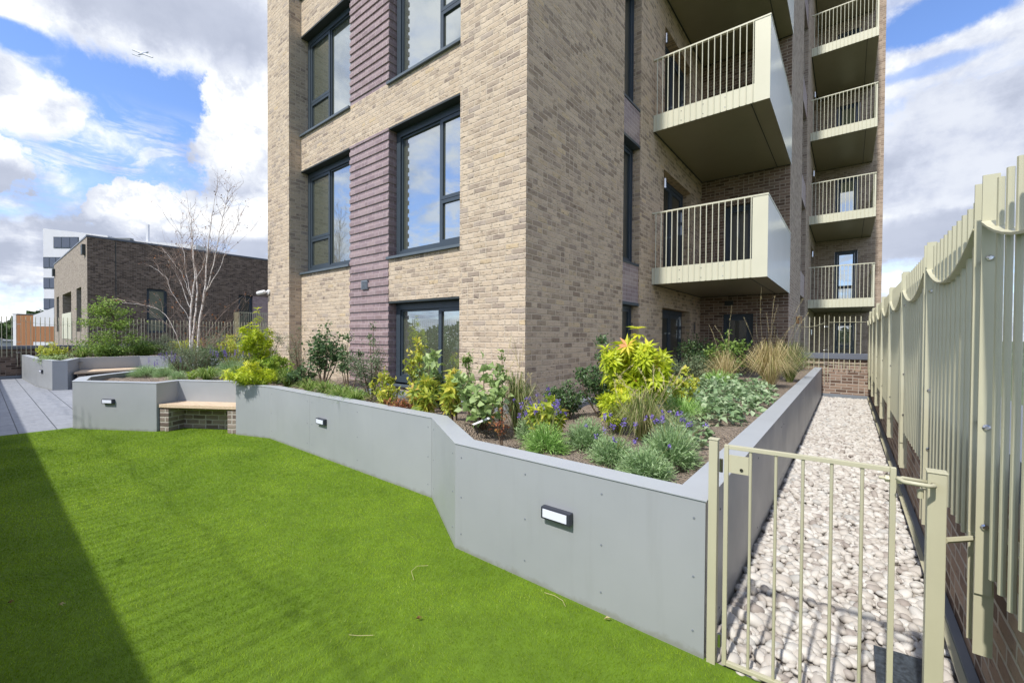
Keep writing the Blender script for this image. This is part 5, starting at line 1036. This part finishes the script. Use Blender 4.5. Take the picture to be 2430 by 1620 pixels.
def pebbles():
    bm = bmesh.new(); bmesh.ops.create_icosphere(bm, subdivisions=2, radius=1); base = np.array([v.co[:] for v in bm.verts]); fc = np.array([[v.index for v in f.verts] for f in bm.faces]); bm.free()
    st = .036; X, Y = np.meshgrid(np.arange(-.49, .40, st), np.arange(2.16, 13.4, st)); X, Y = X.ravel(), Y.ravel(); n = len(X)
    X = X+RNG.uniform(-.5, .5, n)*st*1.3; Y = Y+RNG.uniform(-.5, .5, n)*st*1.3; sz = RNG.lognormal(0, .28, n); k = np.hypot(X-.19, Y-2.4) > .16
    X = np.clip(X, -.485, .395); L = np.clip(.029*sz, .016, .052); A = L*RNG.uniform(.85, 1.25, n); Bq = L*RNG.uniform(.6, .9, n); C = L*RNG.uniform(.45, .68, n); Z = RNG.uniform(.0, .016, n)
    Z -= .012*(RNG.random(n) < .25); X, Y, A, Bq, C, Z = [q[k] for q in (X, Y, A, Bq, C, Z)]; n = len(X)
    yaw = RNG.uniform(0, 6.28, n); tl = RNG.normal(0, .28, n); ty = RNG.normal(0, .28, n)
    V = base[None]*np.stack([A, Bq, C], 1)[:, None, :]; V = V*(1+.07*np.sin(base[None, :, 0]*2.3+yaw[:, None]*5)[..., None]+.05*np.sin(base[None, :, 1]*3.1+yaw[:, None]*9)[..., None])
    def rot(V, a, i, j): c, s = np.cos(a)[:, None], np.sin(a)[:, None]; W = V.copy(); W[..., i] = V[..., i]*c-V[..., j]*s; W[..., j] = V[..., i]*s+V[..., j]*c; return W
    V = rot(rot(rot(V, tl, 0, 2), ty, 1, 2), yaw, 0, 1)+np.stack([X, Y, Z], 1)[:, None, :]
    F = (fc[None]+np.arange(n)[:, None, None]*len(base)).reshape(-1, 3)
    tag(arr_mesh('pebbles', V.reshape(-1, 3), F, np.repeat(RNG.random(n), len(fc)), LM['pebble'], smooth=True, origin=(0, 5, 0)), 'pale washed pebbles filling the narrow lane', 'pebbles', kind='stuff')
pebbles()
def litter(name, label, pts, r, mat, cat, z=.022):
    c = Cloud(); q = [np.array(gp(x, y, z)) for x, y in pts]; c.tube(q, r, 4, r=.8); return tag(c.build(name, LM[mat], origin=q[0]), label, cat)
litter('dry_grass_stalk', 'bent dry grass stalk on the lawn nearest the planter kink', [(982, 1375), (976, 1354), (990, 1342), (1016, 1341)], .0012, 'straw', 'dry stalk')
litter('dry_grass_stalk', 'straight dry grass stalk lying low in the middle of the lawn', [(828, 1505), (850, 1507), (886, 1506)], .0012, 'straw', 'dry stalk')
litter('dry_grass_stalk', 'dry curved stalk on the lawn beside the lamp panel', [(1292, 1405), (1316, 1412), (1335, 1424), (1342, 1438)], .0012, 'straw', 'dry stalk')
for (x, y, lb) in ((138, 1434, 'pale curled dry leaf in the shaded strip of lawn'), (17, 1429, 'brown dry leaf at the left edge of the shaded lawn'), (1432, 1468, 'dry leaf on the lawn below the nearest lamp'), (985, 1467, 'small orange leaf in the middle of the lawn')):
    c = Cloud(); p = gp(x, y, .02); c.leaves(np.array([p, p+[.004, .003, .004]]), np.array([[1, .6, .15], [.9, .8, .25]]), np.array([[0, .3, 1.], [.2, 0, 1]]), .035, .011, .5, fold=.5); tag(c.build('dry_leaf', LM['straw' if x in (138, 1432) else 'dryleaf'], origin=p), lb, 'dry leaf')
# ---------------------------------------------------------------- sky
def world():
    w = bpy.data.worlds.new('World'); SC.world = w; w.use_nodes = True; t = NT(w.node_tree); bg = t.n['Background']
    sky = t.new('ShaderNodeTexSky', sky_type='NISHITA'); sky.sun_disc = False; sky.sun_elevation = math.asin(-SUN_DIR.z); sky.sun_rotation = math.atan2(-SUN_DIR.x, -SUN_DIR.y); sky.altitude = 50; sky.air_density = 1.0; sky.dust_density = .4; sky.ozone_density = 2.0
    skc = t.mix(1.0, sky.outputs[0], (.112, .124, .155), 'MULTIPLY')
    D = t.new('ShaderNodeTexCoord').outputs['Generated']; x, y, z = t.sep(D)
    az = t.m('MULTIPLY', t.m('ARCTAN2', x, y), 57.29578); el = t.m('MULTIPLY', t.m('ARCSINE', z), 57.29578)
    zz = t.m('ADD', t.m('MAXIMUM', z, 0.0), .16); P = t.comb(t.m('DIVIDE', x, zz), t.m('DIVIDE', y, zz), 3.7)
    n1 = t.noise(P, 1.15, 9, .56, .25); n2 = t.noise(P, 3.8, 9, .60, .3); n3 = t.noise(D, 6.5, 8, .55, .2); n5 = t.noise(D, 15, 7, .66, .1); n6 = t.noise(D, 48, 5, .65, .2)
    wx = t.m('SUBTRACT', n3, .5); wy = t.m('SUBTRACT', n5, .5)
    def blob(a0, e0, ra, re, soft=.45, wob=1.0, rot=0.0):
        da = t.m('DIVIDE', t.m('SUBTRACT', az, a0), ra); de = t.m('DIVIDE', t.m('SUBTRACT', el, e0), re)
        if rot:
            c, s = math.cos(rot), math.sin(rot); da, de = t.m('ADD', t.m('MULTIPLY', da, c), t.m('MULTIPLY', de, s)), t.m('SUBTRACT', t.m('MULTIPLY', de, c), t.m('MULTIPLY', da, s))
        r = t.m('SQRT', t.m('ADD', t.m('MULTIPLY', da, da), t.m('MULTIPLY', de, de)))
        r = t.m('ADD', r, t.m('ADD', t.m('MULTIPLY', wx, 1.5*wob), t.m('ADD', t.m('MULTIPLY', wy, 1.25*wob), t.m('MULTIPLY', t.m('SUBTRACT', n6, .5), .45*wob))))
        return t.smooth(r, 1+soft*.5, 1-soft*.5)
    base = t.smooth(t.m('ADD', t.m('MULTIPLY', n1, .65), t.m('MULTIPLY', n2, .35)), .40, .56)
    # the gap of clear sky, then the cloud banks round it
    gap = t.m('MAXIMUM', blob(-79.3, 22.6, 8.0, 4.0, .45, .6), t.m('MAXIMUM', blob(-88.5, 24.2, 5.0, 1.3, .5, .6), t.m('MULTIPLY', blob(-76.5, 18.2, 6.0, 2.4, .9, 1.1), .75)))
    gap = t.m('MAXIMUM', gap, t.m('MAXIMUM', blob(6.4, 28.0, 6.0, 1.7, .5, .8), t.m('MULTIPLY', blob(5.3, 24.4, 4.5, .7, .8, .9), .7)))
    gap = t.m('MAXIMUM', gap, t.m('MULTIPLY', blob(-83.5, 15.8, 7.5, 2.9, .9, 1.2), .85))
    cl = t.m('MULTIPLY', base, t.m('SUBTRACT', 1.0, gap))
    wisp = t.m('MULTIPLY', t.smooth(t.noise(t.vm('MULTIPLY', D, (8, 8, 24)), 1.0, 9, .66, .8), .44, .62), t.smooth(el, 23.0, 17.5))
    cl = t.m('MAXIMUM', cl, t.m('MULTIPLY', wisp, .75))
    banks = None
    for a in ((-82, 31.5, 26, 6.0, .30, .55, -.06), (-70.5, 22.5, 4.6, 9.5, .22, .8), (-90, 19.7, 7.2, 3.4, .35, .7, -.35), (-91, 14.2, 4.4, 3.4, .2, 1.0), (-79.6, 12.0, 3.4, 2.9, .14, 1.15), (-70, 11.6, 7.5, 3.2, .2, 1.1), (-76, 7, 30, 3.4, .6, .9), (10, 18, 16, 6.0, .5, .8), (8, 11, 14, 4.5, .5, .6)):
        b = blob(*a[:4], a[4], a[5], a[6] if len(a) > 6 else 0.0); banks = b if banks is None else t.m('MAXIMUM', banks, b)
    cl = t.m('MAXIMUM', cl, banks, clamp=True)
    hz = t.smooth(el, 7.0, -1.0); cl = t.m('MAXIMUM', cl, t.m('MULTIPLY', hz, .75))
    # cloud shade: bright tops, lavender-grey bases
    sh = t.m('ADD', t.m('MULTIPLY', n2, .25), t.m('ADD', t.m('MULTIPLY', n3, .55), t.m('MULTIPLY', n5, .25))); shade = t.smooth(sh, .40, .60)
    grey = t.m('MAXIMUM', blob(-80, 31.5, 17, 4.4, .8, .5), t.m('MAXIMUM', blob(-89.5, 12.9, 3.6, 1.6, .7, .8), t.m('MAXIMUM', t.m('MAXIMUM', t.m('MULTIPLY', blob(9, 18, 12, 9, .9, .6), .55), blob(6.5, 9.6, 8, 2.6, .8, .5)), blob(-70, 9.6, 9, 1.4, .9, .8))))
    grey = t.m('MAXIMUM', grey, t.m('MULTIPLY', blob(-91, 21.0, 4.5, 1.2, .9, .6), .4))
    white = t.m('MAXIMUM', blob(-79.0, 13.0, 3.6, 2.0, .7, 1.5), t.m('MAXIMUM', blob(-71.5, 22.0, 3.4, 5.5, .6, .7), t.m('MAXIMUM', blob(-71, 12.4, 5.5, 1.6, .7, 1.5), t.m('MAXIMUM', blob(-89.5, 15.6, 3.0, 1.0, .5, .9), blob(6, 5.5, 6, 1.1, .6, .6)))))
    lit = t.m('MAXIMUM', t.m('MULTIPLY', shade, t.m('SUBTRACT', 1.0, t.m('MULTIPLY', grey, .85))), t.m('MULTIPLY', white, t.smooth(t.m('ADD', t.m('MULTIPLY', n5, .6), t.m('MULTIPLY', n6, .4)), .36, .58, .45, 1.0)))
    cc = t.ramp(lit, [(0, (.30, .33, .41)), (.3, (.40, .43, .51)), (.62, (.52, .545, .595)), (1, (.73, .73, .735))])
    col = t.mix(cl, skc, cc)
    below = t.smooth(el, -.3, -2.0); col = t.mix(below, col, (.20, .21, .17))
    t.put(bg.inputs['Color'], col); bg.inputs['Strength'].default_value = 1.0
world()
SC.view_settings.view_transform = 'Standard'; SC.view_settings.look = 'None'; SC.view_settings.gamma = 1; SC.view_settings.use_curve_mapping = False
SC.view_settings.exposure = 0.76
SC.cycles.max_bounces = 6; SC.cycles.transparent_max_bounces = 6; SC.cycles.caustics_reflective = False; SC.cycles.caustics_refractive = False
SC.cycles.use_denoising = True
